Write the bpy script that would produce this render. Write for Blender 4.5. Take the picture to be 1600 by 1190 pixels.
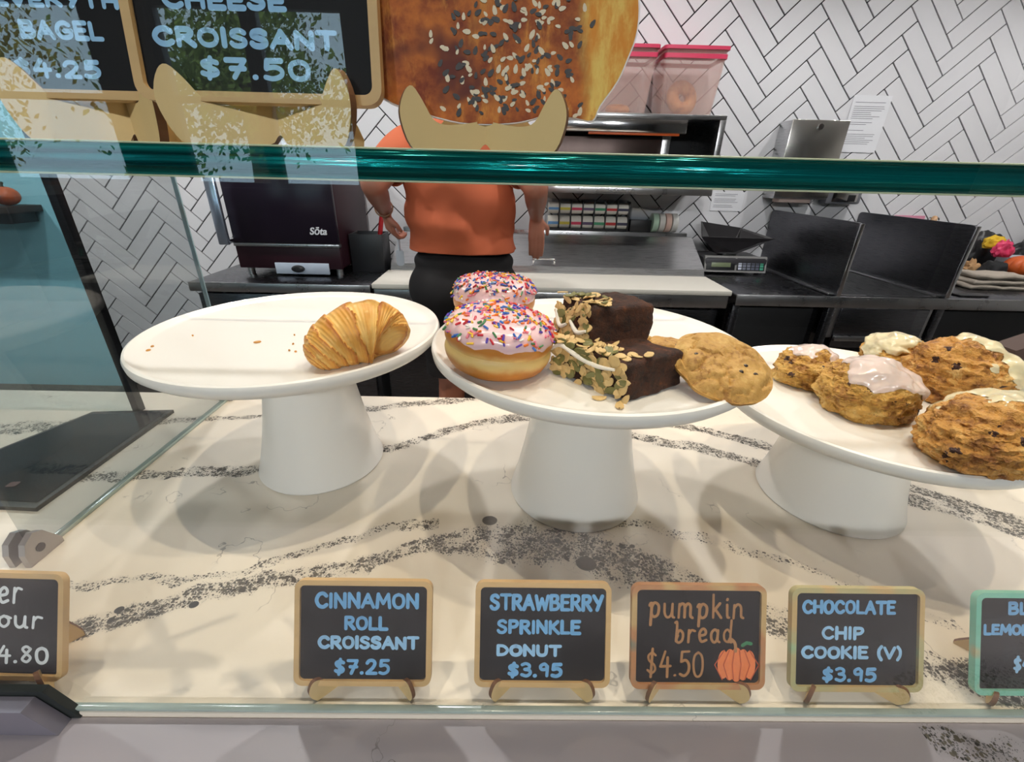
import bpy, bmesh, math, random
from mathutils import Vector, Matrix, Euler, noise
random.seed(7)
for _o in list(bpy.data.objects): bpy.data.objects.remove(_o)
scene = bpy.context.scene
COL = scene.collection
PI = math.pi

# ------------------------------------------------------------------ camera
FPX, PITCH, ROLL, YAW = 691.73, 0.44407, 0.02464, 0.01579
CAM = Vector((0, 0, 1.40))
_f = Vector((math.sin(YAW)*math.cos(PITCH), math.cos(YAW)*math.cos(PITCH), -math.sin(PITCH)))
_r = Vector((math.cos(YAW), -math.sin(YAW), 0)); _u = _r.cross(_f)
C_R = math.cos(ROLL)*_r + math.sin(ROLL)*_u
C_U = -math.sin(ROLL)*_r + math.cos(ROLL)*_u
C_F = _f
cam_data = bpy.data.cameras.new('camera'); cam = bpy.data.objects.new('camera', cam_data); COL.objects.link(cam)
cam_data.sensor_fit = 'HORIZONTAL'; cam_data.sensor_width = 36; cam_data.lens = FPX*36/1600
cam_data.clip_start = 0.01; cam_data.clip_end = 200
cam.matrix_world = Matrix(((C_R.x, C_U.x, -C_F.x, CAM.x), (C_R.y, C_U.y, -C_F.y, CAM.y), (C_R.z, C_U.z, -C_F.z, CAM.z), (0, 0, 0, 1)))
scene.camera = cam
def ray(x, y): return C_F + C_R*((x-800)/FPX) + C_U*((595-y)/FPX)
def at_z(x, y, z): d = ray(x, y); return CAM + d*((z-CAM.z)/d.z)      # point of the level z seen at a pixel
def at_y(x, y, Y): d = ray(x, y); return CAM + d*(Y/d.y)              # point at depth Y seen at a pixel
def ppm(p): return FPX/((Vector(p)-CAM).dot(C_F))                     # pixels per metre there

# ------------------------------------------------------------------ sky, sun, exposure
scene.view_settings.view_transform = 'Standard'; scene.view_settings.look = 'None'
scene.view_settings.gamma = 1.0; scene.view_settings.use_curve_mapping = False
scene.view_settings.exposure = -0.28
scene.cycles.transparent_max_bounces = 24
scene.cycles.max_bounces = 6
scene.cycles.caustics_reflective = False; scene.cycles.caustics_refractive = False
scene.cycles.sample_clamp_indirect = 6
world = bpy.data.worlds.new('sky'); scene.world = world; world.use_nodes = True
bg = world.node_tree.nodes['Background']; bg.inputs[0].default_value = (0.60, 0.80, 1.0, 1); bg.inputs[1].default_value = 4.2
sun_d = bpy.data.lights.new('sun', 'SUN'); sun_d.energy = 4.0; sun_d.angle = 0.01; sun_d.color = (1, .93, .8)
sun = bpy.data.objects.new('sun', sun_d); COL.objects.link(sun); sun.rotation_euler = (math.radians(-52), 0, 0)   # shines towards -y, over the roof onto the trees
portal_d = bpy.data.lights.new('window_portal', 'AREA'); portal_d.shape = 'RECTANGLE'; portal_d.size = 1.55; portal_d.size_y = 1.35
portal = bpy.data.objects.new('window_portal', portal_d); COL.objects.link(portal); portal.location = (-2.10, -3.98, 1.87); portal.rotation_euler = (math.radians(90), 0, 0)
portal_d.cycles.is_portal = True
portal2_d = portal_d.copy(); portal2_d.size = 1.15; portal2 = bpy.data.objects.new('window_portal', portal2_d); COL.objects.link(portal2); portal2.location = (-3.95, -3.98, 1.87); portal2.rotation_euler = portal.rotation_euler
portal2_d.cycles.is_portal = True

# ------------------------------------------------------------------ materials
MATS = {}
def nd(t, typ, **kw):
    n = t.nodes.new(typ)
    for k, v in kw.items(): setattr(n, k, v)
    return n
def setin(n, **kw):
    for k, v in kw.items(): n.inputs[k.replace('_', ' ')].default_value = v
def math_n(t, op, a, b=None, c=None, clamp=False):
    n = t.nodes.new('ShaderNodeMath'); n.operation = op; n.use_clamp = clamp
    for i, v in enumerate((a, b, c)):
        if v is None: continue
        if isinstance(v, (int, float)): n.inputs[i].default_value = v
        else: t.links.new(v, n.inputs[i])
    return n.outputs[0]
def mixc(t, fac, a, b):
    n = t.nodes.new('ShaderNodeMix'); n.data_type = 'RGBA'
    for s, v in ((0, fac), (6, a), (7, b)):
        if isinstance(v, (int, float)): n.inputs[s].default_value = v
        elif isinstance(v, tuple): n.inputs[s].default_value = (*v, 1) if len(v) == 3 else v
        else: t.links.new(v, n.inputs[s])
    return n.outputs[2]
def sstep(t, v, lo, hi):
    n = t.nodes.new('ShaderNodeMapRange'); n.interpolation_type = 'SMOOTHSTEP'; t.links.new(v, n.inputs[0])
    n.inputs[1].default_value = lo; n.inputs[2].default_value = hi; return n.outputs[0]
def coords(t, mode='Object', scale=None):
    c = t.nodes.new('ShaderNodeTexCoord').outputs[mode]
    if scale:
        m = t.nodes.new('ShaderNodeMapping'); m.inputs['Scale'].default_value = scale; t.links.new(c, m.inputs[0]); c = m.outputs[0]
    return c
def noise_n(t, vec, scale, detail=3, rough=.55, out=0):
    n = t.nodes.new('ShaderNodeTexNoise'); n.inputs['Scale'].default_value = scale; n.inputs['Detail'].default_value = detail
    n.inputs['Roughness'].default_value = rough
    if vec is not None: t.links.new(vec, n.inputs['Vector'])
    return n.outputs[out]
def voro_n(t, vec, scale, feature='F1'):
    n = t.nodes.new('ShaderNodeTexVoronoi'); n.feature = feature; n.inputs['Scale'].default_value = scale
    if vec is not None: t.links.new(vec, n.inputs['Vector'])
    return n
def bump(t, h, strength, dist=.002):
    n = t.nodes.new('ShaderNodeBump'); n.inputs['Strength'].default_value = strength; n.inputs['Distance'].default_value = dist
    t.links.new(h, n.inputs['Height']); return n.outputs[0]
def base(name):
    m = bpy.data.materials.new(name); m.use_nodes = True; t = m.node_tree
    return m, t, t.nodes['Principled BSDF']
def srgb(r, g, b):
    f = lambda c: c/12.92 if c <= .04045 else ((c+.055)/1.055)**2.4
    return (f(r/255), f(g/255), f(b/255))
def mat(name, col, rough=.5, metal=0.0, var=.06, vscale=30, bmp=0.0, bscale=200, aniso=None, coat=0.0, spec=.5, trans=0.0, emit=None, estr=0, sub=0, bdist=.001):
    """plain procedural material: base colour broken up by noise, optional fine relief"""
    if name in MATS: return MATS[name]
    m, t, p = base(name)
    co = coords(t, 'Object', aniso)
    n = noise_n(t, co, vscale, 4)
    dark = tuple(c*(1-var*2) for c in col); lite = tuple(min(1, c*(1+var)) for c in col)
    t.links.new(mixc(t, n, dark, lite), p.inputs['Base Color'])
    p.inputs['Roughness'].default_value = rough; p.inputs['Metallic'].default_value = metal
    p.inputs['Coat Weight'].default_value = coat; p.inputs['Specular IOR Level'].default_value = spec
    p.inputs['Coat Roughness'].default_value = .08
    if sub: p.inputs['Subsurface Weight'].default_value = sub; p.inputs['Subsurface Radius'].default_value = (.01, .006, .004); p.inputs['Subsurface Scale'].default_value = .3
    if trans: p.inputs['Transmission Weight'].default_value = trans
    if emit: p.inputs['Emission Color'].default_value = (*emit, 1); p.inputs['Emission Strength'].default_value = estr
    if bmp: t.links.new(bump(t, noise_n(t, co, bscale, 4), bmp, bdist), p.inputs['Normal'])
    MATS[name] = m; return m
def glass_mat(name, tint=(.985, .995, .99), f0=.04):
    """pane of float glass: clear transmission plus Schlick reflection"""
    m, t, p = base(name); t.nodes.remove(p)
    lw = nd(t, 'ShaderNodeLayerWeight'); lw.inputs[0].default_value = .5
    f5 = math_n(t, 'POWER', lw.outputs['Facing'], 5.0)
    fac = math_n(t, 'ADD', math_n(t, 'MULTIPLY', f5, 1-f0), f0, clamp=True)
    tr = nd(t, 'ShaderNodeBsdfTransparent'); tr.inputs[0].default_value = (*tint, 1)
    gl = nd(t, 'ShaderNodeBsdfGlossy'); gl.inputs['Roughness'].default_value = 0.0
    gl.inputs['Color'].default_value = (1, 1, 1, 1)
    mx = nd(t, 'ShaderNodeMixShader'); t.links.new(fac, mx.inputs[0]); t.links.new(tr.outputs[0], mx.inputs[1]); t.links.new(gl.outputs[0], mx.inputs[2])
    t.links.new(mx.outputs[0], t.nodes['Material Output'].inputs[0]); MATS[name] = m; return m
def steel(name, col=(.56, .56, .57), rough=.28, scale=(4, 4, 300)):
    m, t, p = base(name); co = coords(t, 'Object', scale)
    n = noise_n(t, co, 3, 5)
    t.links.new(mixc(t, n, tuple(c*.78 for c in col), tuple(min(1, c*1.1) for c in col)), p.inputs['Base Color'])
    p.inputs['Metallic'].default_value = 1.0
    mr = nd(t, 'ShaderNodeMapRange'); t.links.new(n, mr.inputs[0]); mr.inputs[3].default_value = rough*.75; mr.inputs[4].default_value = rough*1.3
    t.links.new(mr.outputs[0], p.inputs['Roughness'])
    t.links.new(bump(t, n, .05, .001), p.inputs['Normal']); MATS[name] = m; return m

# ------------------------------------------------------------------ mesh helpers
def obj(name, bm, m, parent=None, loc=None, rot=None, smooth=True, auto=True):
    me = bpy.data.meshes.new(name)
    bmesh.ops.recalc_face_normals(bm, faces=bm.faces[:]) if auto else None
    bm.to_mesh(me); bm.free()
    me.materials.append(m)
    if smooth:
        me.polygons.foreach_set('use_smooth', [True]*len(me.polygons))
        if hasattr(me, 'set_sharp_from_angle'): me.set_sharp_from_angle(angle=math.radians(38))
    o = bpy.data.objects.new(name, me); COL.objects.link(o)
    if parent: o.parent = parent
    if loc is not None: o.location = loc
    if rot is not None: o.rotation_euler = rot
    return o
def tag(o, label=None, cat=None, group=None, kind=None):
    if label: o['label'] = label
    if cat: o['category'] = cat
    if group: o['group'] = group
    if kind: o['kind'] = kind
    return o
def thing(name, label, cat, loc=(0, 0, 0), rot=(0, 0, 0), group=None):
    o = bpy.data.objects.new(name, None); COL.objects.link(o); o.location = loc; o.rotation_euler = rot
    o.empty_display_size = .02
    return tag(o, label, cat, group)
def struct(o): o['kind'] = 'structure'; return o
def BM(): return bmesh.new()
def box(bm, lo, hi, bev=0.0, seg=2, M=None):
    lo = Vector(lo); hi = Vector(hi)
    r = bmesh.ops.create_cube(bm, size=1.0)
    vs = r['verts']; c = (lo+hi)/2; s = hi-lo
    for v in vs: v.co = Vector((v.co.x*s.x, v.co.y*s.y, v.co.z*s.z))+c
    if bev > 0:
        es = list({e for v in vs for e in v.link_edges})
        rr = bmesh.ops.bevel(bm, geom=es, offset=min(bev, min(s)*.49), segments=seg, affect='EDGES', profile=.5)
        vs = list({v for f in rr['faces'] for v in f.verts} | {v for v in vs if v.is_valid})
    if M is not None:
        for v in vs: v.co = M @ v.co
    return vs
def boxo(name, lo, hi, m, parent=None, bev=.002, seg=2, rot=None, about=None):
    """box object whose origin is its centre"""
    lo = Vector(lo); hi = Vector(hi); c = (lo+hi)/2
    bm = BM(); box(bm, lo-c, hi-c, bev, seg)
    return obj(name, bm, m, parent, c, rot)
def cyl(bm, p0, p1, r0, r1=None, n=24, caps=True):
    p0 = Vector(p0); p1 = Vector(p1); r1 = r0 if r1 is None else r1
    d = (p1-p0).normalized(); a = d.orthogonal().normalized(); b = d.cross(a)
    A = []; B = []
    for i in range(n):
        t = 2*PI*i/n; q = a*math.cos(t)+b*math.sin(t)
        A.append(bm.verts.new(p0+q*r0)); B.append(bm.verts.new(p1+q*r1))
    for i in range(n): bm.faces.new((A[i], A[(i+1) % n], B[(i+1) % n], B[i]))
    if caps: bm.faces.new(A[::-1]); bm.faces.new(B)
def lathe(bm, prof, n=64, c=(0, 0, 0), sx=1, sy=1):
    c = Vector(c); rings = []
    for r, z in prof:
        if r < 1e-6: rings.append([bm.verts.new(c+Vector((0, 0, z)))])
        else: rings.append([bm.verts.new(c+Vector((r*math.cos(2*PI*i/n)*sx, r*math.sin(2*PI*i/n)*sy, z))) for i in range(n)])
    for a, b in zip(rings[:-1], rings[1:]):
        for i in range(n):
            j = (i+1) % n
            if len(a) == 1 and len(b) == 1: continue
            if len(a) == 1: bm.faces.new((a[0], b[i], b[j]))
            elif len(b) == 1: bm.faces.new((a[i], a[j], b[0]))
            else: bm.faces.new((a[i], a[j], b[j], b[i]))
def tube(bm, pts, r, n=10, radii=None):
    pts = [Vector(p) for p in pts]; rings = []; prev = None
    for k, p in enumerate(pts):
        d = (pts[min(k+1, len(pts)-1)]-pts[max(k-1, 0)]).normalized()
        a = d.orthogonal().normalized() if prev is None else (prev-d*prev.dot(d)).normalized()
        prev = a; b = d.cross(a); rr = radii[k] if radii else r
        rings.append([bm.verts.new(p+(a*math.cos(2*PI*i/n)+b*math.sin(2*PI*i/n))*rr) for i in range(n)])
    for A, B in zip(rings[:-1], rings[1:]):
        for i in range(n): bm.faces.new((A[i], A[(i+1) % n], B[(i+1) % n], B[i]))
    bm.faces.new(rings[0][::-1]); bm.faces.new(rings[-1])
def prism(bm, outline, th, M=None):
    """outline in XY, thickness along Z (0..th)"""
    A = [bm.verts.new((x, y, 0)) for x, y in outline]; B = [bm.verts.new((x, y, th)) for x, y in outline]
    n = len(outline)
    bm.faces.new(A[::-1]); bm.faces.new(B)
    for i in range(n): bm.faces.new((A[i], A[(i+1) % n], B[(i+1) % n], B[i]))
    if M is not None:
        for v in A+B: v.co = M @ v.co
def rrect(w, h, r, seg=5, cx=0, cy=0):
    out = []
    for sx, sy, a0 in ((1, 1, 0), (-1, 1, 90), (-1, -1, 180), (1, -1, 270)):
        for k in range(seg+1):
            a = math.radians(a0+90*k/seg); out.append((cx+sx*(w/2-r)+r*math.cos(a), cy+sy*(h/2-r)+r*math.sin(a)))
    return out
def ring_prism(bm, outer, inner, th, M=None):
    n = len(outer); V = []
    for z in (0, th):
        V.append([bm.verts.new((x, y, z)) for x, y in outer]); V.append([bm.verts.new((x, y, z)) for x, y in inner])
    o0, i0, o1, i1 = V
    for k in range(n):
        j = (k+1) % n
        bm.faces.new((o0[k], i0[k], i0[j], o0[j])); bm.faces.new((o1[k], o1[j], i1[j], i1[k]))
        bm.faces.new((o0[k], o0[j], o1[j], o1[k])); bm.faces.new((i0[k], i1[k], i1[j], i0[j]))
    if M is not None:
        for l in V:
            for v in l: v.co = M @ v.co
def catmull(pts, sub=6, closed=False):
    P = [Vector(p) for p in pts]; n = len(P)
    if n < 3: return P
    out = []
    rng = range(n) if closed else range(n-1)
    for i in rng:
        p0 = P[(i-1) % n] if closed or i > 0 else P[0]*2-P[1]
        p1 = P[i]; p2 = P[(i+1) % n]; p3 = P[(i+2) % n] if closed or i+2 < n else P[-1]*2-P[-2]
        for k in range(sub):
            t = k/sub
            out.append(.5*((2*p1)+(p2-p0)*t+(2*p0-5*p1+4*p2-p3)*t*t+(3*p1-p0-3*p2+p3)*t**3))
    if not closed: out.append(P[-1])
    return out
def fbm(p, oct=4): return noise.fractal(Vector(p), 1.0, 2.0, oct)
def copy_tree(o, parent=None):
    c = o.copy(); COL.objects.link(c); c.parent = parent
    for ch in list(o.children): copy_tree(ch, c)
    return c

# ------------------------------------------------------------------ shared materials
M_GLASS = glass_mat('clear_glass'); M_TINT = glass_mat('blue_glass', (.94, .985, .99), .06); M_DIM = glass_mat('dimming_side_glass', (.80, .82, .82), .05)  # grey tint puts in the light lost through the side pane at a slant
M_PANE = glass_mat('window_glass', (.95, .98, .97), .04)
M_STEEL = steel('brushed_steel'); M_STEEL_H = steel('brushed_steel_across', scale=(4, 300, 4)); M_STEEL_D = steel('dark_steel', (.15, .15, .165), .27)
M_CHROME = mat('chrome', (.8, .8, .82), .12, 1.0, .03)
M_BLACK = mat('black_plastic', (.012, .012, .014), .4, var=.2)
M_WALLW = mat('white_paint', srgb(214, 212, 208), .75, var=.02, vscale=4, bmp=.08, bscale=300)
M_WALLB = mat('pale_blue_paint', srgb(168, 230, 246), .5, var=.02, vscale=3, bmp=.05, bscale=250)
M_CEIL = mat('ceiling_paint', srgb(225, 222, 216), .85, var=.02, vscale=3)
M_GROUT = mat('charcoal_grout', (.012, .012, .015), .9, var=.2, vscale=60, bmp=.2, bscale=900)
M_TILE = mat('white_ceramic_tile', srgb(226, 225, 228), .16, var=.025, vscale=7, bmp=.02, bscale=25, coat=.3)
M_FLOOR = mat('floor_tile', srgb(92, 84, 78), .5, var=.12, vscale=6, bmp=.1, bscale=120)
M_DARKFRAME = mat('black_window_frame', (.02, .02, .022), .35, var=.1)
M_TRIM = mat('black_metal_trim', (.015, .016, .02), .35, .4, var=.1)

# ------------------------------------------------------------------ room shell
X0, X1, Y0, Y1, ZC = -4.6, 4.2, -4.0, 2.785, 3.0
struct(boxo('floor', (X0-.1, Y0-.1, -.1), (X1+.1, Y1+.15, 0), M_FLOOR, bev=0))
struct(boxo('ceiling', (X0-.1, Y0-.1, ZC), (X1+.1, Y1+.15, ZC+.12), M_CEIL, bev=0))
struct(boxo('wall_left', (X0-.12, Y0-.1, 0), (X0, Y1+.1, ZC), M_WALLW, bev=0))
struct(boxo('wall_right', (X1, Y0-.1, 0), (X1+.12, Y1+.1, ZC), M_WALLW, bev=0))
wb = struct(boxo('wall_back', (X0, Y1, 0), (X1, Y1+.12, ZC), M_GROUT, bev=0))
# painted stretch of the back wall, left of the tiling, a little proud of it
struct(boxo('wall_back_painted', (X0, Y1-.03, 0), (-2.60, Y1, ZC), M_WALLB, bev=0))
struct(boxo('trim_1', (-2.60, Y1-.034, 0), (-2.585, Y1, ZC), M_TRIM, bev=.003))
# storefront behind the camera: solid to the right, glazed to the left
WZ0, WZ1 = 1.2, 2.55
WINS = ((-4.52, -3.38), (-2.88, -2.12), (-2.08, -1.32))
bm = BM()
box(bm, (X0, Y0-.15, 0), (X1, Y0, WZ0)); box(bm, (X0, Y0-.15, WZ1), (X1, Y0, ZC))
for a, b in ((X0, -4.52), (-3.38, -2.88), (-2.12, -2.08), (-1.32, X1)): box(bm, (a, Y0-.15, WZ0), (b, Y0, WZ1))
struct(obj('wall_front', bm, mat('charcoal_wall_paint', srgb(46, 45, 46), .8, var=.03), smooth=False))
for k, (a, b) in enumerate(WINS):
    w = struct(bpy.data.objects.new('window_%d' % (k+1), None)); COL.objects.link(w); w.location = ((a+b)/2, Y0-.08, (WZ0+WZ1)/2)
    hw = (b-a)/2; hh = (WZ1-WZ0)/2; t_ = .045
    bm = BM()
    box(bm, (-hw, -.04, -hh), (-hw+t_, .04, hh), .004); box(bm, (hw-t_, -.04, -hh), (hw, .04, hh), .004)
    box(bm, (-hw+t_, -.04, -hh), (hw-t_, .04, -hh+t_), .004); box(bm, (-hw+t_, -.04, hh-t_), (hw-t_, .04, hh), .004)
    box(bm, (-hw+t_, -.035, -.02), (hw-t_, .035, .03), .004)
    obj('window_frame', bm, M_DARKFRAME, w)
    for lo, hi in ((-hh+t_, -.02), (.03, hh-t_)):
        bm = BM(); box(bm, (-hw+t_, -.003, lo), (hw-t_, .003, hi)); obj('pane', bm, M_PANE, w, smooth=False)

# herringbone tiling of the back wall: one object for each tile in view
TW, TL, TG = .0822, .3200, .0058
UA = Vector((1, 1))/math.sqrt(2); VA = Vector((-1, 1))/math.sqrt(2)
A0 = Vector((1.531, 2.1813))                       # a corner of the pattern, x and z on the wall
bm = BM(); box(bm, (-(TL-TG)/2, -.008, -(TW-TG)/2), ((TL-TG)/2, 0, (TW-TG)/2), .0012, 1)
tile0 = obj('tile', bm, M_TILE, wb, smooth=True); tile_me = tile0.data
spots = []
def to_px(p):
    d = Vector(p)-CAM; z = d.dot(C_F)
    return (800+FPX*d.dot(C_R)/z, 595-FPX*d.dot(C_U)/z) if z > 0 else (-9999, -9999)
for i in range(-60, 61):
    for j in range(-14, 15):
        for kind in (0, 1):
            if kind == 0: u, v = i*TW+j*TL+TL/2, i*TW-j*TL+TW/2
            else: u, v = i*TW+j*TL+TL+TW/2, (i+1)*TW-j*TL-TL/2
            u -= TL; v -= TW                        # so that the corner (L, w) falls on A0
            c = A0+UA*u+VA*v
            if not (-2.72 < c.x < 4.05 and .12 < c.y < 2.86): continue
            px, py = to_px((c.x, Y1, c.y))
            ins = -90 < px < 1690 and -60 < py < 640
            hid = (py > 480 and px > 330) or (py > 420 and px > 560)   # behind the counters
            spots.append((0 if ins and not hid else 1, abs(px-800)+abs(py-200)*.5, c, kind))
spots.sort(key=lambda s: (s[0], s[1]))
rest = BM()
for n_, (r_, _, c, kind) in enumerate(spots):
    ang = -PI/4 if kind == 0 else PI/4              # rotation about Y turns local X towards the run of the tile
    L = Vector((c.x, Y1, c.y))
    if n_ < 300:
        o = tile0 if n_ == 0 else bpy.data.objects.new('tile', tile_me)
        if n_: COL.objects.link(o); o.parent = wb
        o.matrix_parent_inverse = Matrix.Identity(4)
        o.location = L-wb.location+Vector((0, random.uniform(-.0006, .0006), 0)); o.rotation_euler = (random.uniform(-.002, .002), ang, random.uniform(-.002, .002))
    else:
        box(rest, (-(TL-TG)/2, -.008, -(TW-TG)/2), ((TL-TG)/2, 0, (TW-TG)/2), M=Matrix.Translation(L-wb.location) @ Matrix.Rotation(ang, 4, 'Y'))
o = obj('tiles_far', rest, M_TILE, wb, smooth=False); o['kind'] = 'stuff'

# ------------------------------------------------------------------ quartz
def float_curve(t, x, pts, x0=-1.3, x1=1.3, y0=0.0, y1=.8):
    mr = nd(t, 'ShaderNodeMapRange'); t.links.new(x, mr.inputs[0]); mr.inputs[1].default_value = x0; mr.inputs[2].default_value = x1
    n = nd(t, 'ShaderNodeFloatCurve'); cv = n.mapping.curves[0]
    P = [((a-x0)/(x1-x0), (b-y0)/(y1-y0)) for a, b in pts]
    cv.points[0].location = P[0]; cv.points[1].location = P[-1]
    for q in P[1:-1]: cv.points.new(*q)
    n.mapping.update(); t.links.new(mr.outputs[0], n.inputs[1])
    return math_n(t, 'MULTIPLY_ADD', n.outputs[0], y1-y0, y0)
def quartz(name, white, bands, cracks=True, crack_scale=3.2):
    m, t, p = base(name); geo = nd(t, 'ShaderNodeNewGeometry').outputs['Position']
    sep = nd(t, 'ShaderNodeSeparateXYZ'); t.links.new(geo, sep.inputs[0]); x, y = sep.outputs[0], sep.outputs[1]
    nz = math_n(t, 'SUBTRACT', noise_n(t, geo, 26, 5, .65), .5)
    mask = None
    for pts, wid, (xa, xb), dens in bands:
        c = float_curve(t, x, pts); w = float_curve(t, x, wid, y0=0, y1=.1)
        d = math_n(t, 'ABSOLUTE', math_n(t, 'SUBTRACT', math_n(t, 'SUBTRACT', y, c), math_n(t, 'MULTIPLY', nz, .035)))
        k = math_n(t, 'DIVIDE', d, w); k = math_n(t, 'SUBTRACT', 1.0, sstep(t, k, .55, 1.15))
        k = math_n(t, 'MULTIPLY', k, math_n(t, 'MULTIPLY', math_n(t, 'GREATER_THAN', x, xa), math_n(t, 'LESS_THAN', x, xb)))
        k = math_n(t, 'MULTIPLY', k, dens)
        mask = k if mask is None else math_n(t, 'MAXIMUM', mask, k)
    patch = sstep(t, noise_n(t, geo, 55, 3), .34, .52)
    m2 = math_n(t, 'MULTIPLY', mask, math_n(t, 'MULTIPLY_ADD', patch, .55, .5))
    def dots(scale, lo, soft, thr):
        v = voro_n(t, geo, scale); s3 = nd(t, 'ShaderNodeSeparateColor'); t.links.new(v.outputs['Color'], s3.inputs[0])
        r = math_n(t, 'MULTIPLY', math_n(t, 'MULTIPLY_ADD', s3.outputs[0], .62, lo), m2)
        on = math_n(t, 'LESS_THAN', s3.outputs[1], math_n(t, 'MULTIPLY', m2, thr))
        return math_n(t, 'MULTIPLY', math_n(t, 'SUBTRACT', 1.0, sstep(t, math_n(t, 'SUBTRACT', v.outputs['Distance'], r), -.02, soft)), on), s3.outputs[2]
    d1, h1 = dots(390, .15, .08, .98); d2, h2 = dots(820, .12, .12, .95); d3, h3 = dots(170, .03, .05, .2)
    col = mixc(t, math_n(t, 'MULTIPLY', mask, .46), mixc(t, noise_n(t, geo, 9, 3), tuple(c*.94 for c in white), white), tuple(c*.72 for c in white))
    col = mixc(t, math_n(t, 'MULTIPLY', d2, .8), col, (.06, .058, .055))
    col = mixc(t, d1, col, mixc(t, h1, (.012, .012, .012), (.16, .135, .10)))
    col = mixc(t, d3, col, mixc(t, h3, (.02, .018, .015), (.10, .08, .055)))
    for (px, py, pr, pc) in (((-.015, .376, .0085, (.13, .11, .09)), (.083, .318, .011, (.075, .062, .05)), (-.33, .262, .004, (.05, .045, .04)), (-.27, .268, .0045, (.03, .03, .03))) if bands else ()):
        dx = math_n(t, 'SUBTRACT', x, px); dy = math_n(t, 'SUBTRACT', y, py)
        rr = math_n(t, 'SQRT', math_n(t, 'ADD', math_n(t, 'MULTIPLY', dx, dx), math_n(t, 'MULTIPLY', math_n(t, 'MULTIPLY', dy, dy), 1.3)))
        rr = math_n(t, 'ADD', rr, math_n(t, 'MULTIPLY', nz, .004))
        col = mixc(t, math_n(t, 'SUBTRACT', 1.0, sstep(t, rr, pr*.88, pr)), col, mixc(t, noise_n(t, geo, 300, 2), tuple(c*.7 for c in pc), tuple(c*1.35 for c in pc)))
    if cracks:
        cn = noise_n(t, geo, crack_scale, 6, .62); line = math_n(t, 'ABSOLUTE', math_n(t, 'SUBTRACT', cn, .5))
        line = math_n(t, 'SUBTRACT', 1.0, sstep(t, line, .0006, .0022))
        line = math_n(t, 'MULTIPLY', line, sstep(t, noise_n(t, geo, 14, 3), .46, .6))
        col = mixc(t, math_n(t, 'MULTIPLY', line, .6), col, (.16, .14, .12))
    t.links.new(col, p.inputs['Base Color']); p.inputs['Roughness'].default_value = .42
    MATS[name] = m; return m
BANDS = [
 ([(-1.3, .10), (-.6, .20), (-.36, .243), (-.297, .266), (-.23, .292), (-.141, .313), (-.09, .336), (-.017, .346), (.05, .345), (.112, .325), (.164, .302), (.21, .270), (.256, .249), (.324, .230), (.39, .205), (1.3, .10)],
  [(-1.3, .014), (-.36, .014), (-.23, .013), (-.1, .014), (-.03, .026), (.06, .036), (.13, .033), (.2, .024), (.3, .022), (1.3, .02)], (-2, 2), 1.0),
 ([(-1.3, .26), (-.397, .288), (-.344, .290), (-.288, .294), (-.238, .309), (-.175, .338), (-.10, .366), (1.3, .4)],
  [(-1.3, .007), (-.3, .006), (-.1, .008), (1.3, .008)], (-.45, -.07), .8),
 ([(-1.3, .40), (-.503, .441), (-.39, .453), (-.32, .462), (-.165, .508), (-.084, .560), (-.029, .588), (.061, .602), (.12, .585), (.181, .556), (.251, .534), (.34, .492), (.481, .425), (.535, .398), (.60, .355), (1.3, .1)],
  [(-1.3, .011), (0, .013), (.3, .015), (.5, .018), (1.3, .02)], (-2, 2), .95),
 ([(-1.3, .62), (.12, .625), (.223, .604), (.303, .572), (.385, .528), (.507, .444), (.59, .385), (1.3, .0)],
  [(-1.3, .012), (.2, .012), (.5, .017), (1.3, .017)], (.14, 2), 1.0),
 ([(-1.3, .50), (-.6, .56), (-.435, .583), (-.383, .593), (-.224, .619), (-.107, .653), (1.3, .78)],
  [(-1.3, .02), (-.6, .018), (-.4, .008), (-.2, .012), (1.3, .012)], (-2, -.03), .9),
 ([(-1.3, .5), (.10, .385), (.144, .374), (.182, .360), (.238, .344), (.313, .308), (.36, .27), (1.3, .0)],
  [(-1.3, .006), (.15, .009), (.25, .008), (1.3, .005)], (.11, .40), .62),
]
M_QUARTZ = quartz('cream_quartz_with_speckled_veins', srgb(232, 222, 206), BANDS)
M_SHADE_QUARTZ = quartz('shade_grey_quartz', srgb(190, 182, 186), [([(-1.3, .30), (.33, .165), (.42, .15), (1.3, .0)], [(-1.3, .004), (.3, .012), (1.3, .012)], (.3, .6), .8)], True, 5.0)  # counter quartz greyed: the shade before the glass is put into the colour

# ------------------------------------------------------------------ serving counter
ct = thing('serving_counter', 'cream quartz serving counter with dark speckled veins under the pastry stands', 'counter', (0, .4, 0))
def cpart(n, lo, hi, m, bev=.002): return boxo(n, Vector(lo)-ct.location, Vector(hi)-ct.location, m, ct, bev)
cpart('countertop', (-1.6, .182, 1.01), (1.5, .667, 1.05), M_QUARTZ, .0015)
cpart('shaded_front_strip', (-1.6, -.0, 1.006), (1.5, .182, 1.046), M_SHADE_QUARTZ, .0015)  # strip of the counter before the glass, its shade painted in grey
M_CAB = mat('grey_cabinet_laminate', srgb(88, 86, 86), .45, var=.04)
cpart('front_panel', (-1.55, .05, .0), (1.45, .08, 1.006), M_CAB)
cpart('back_panel', (-1.55, .60, .08), (1.45, .63, 1.01), M_CAB)
cpart('plinth', (-1.52, .09, .0), (1.42, .59, .08), M_BLACK)

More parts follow.
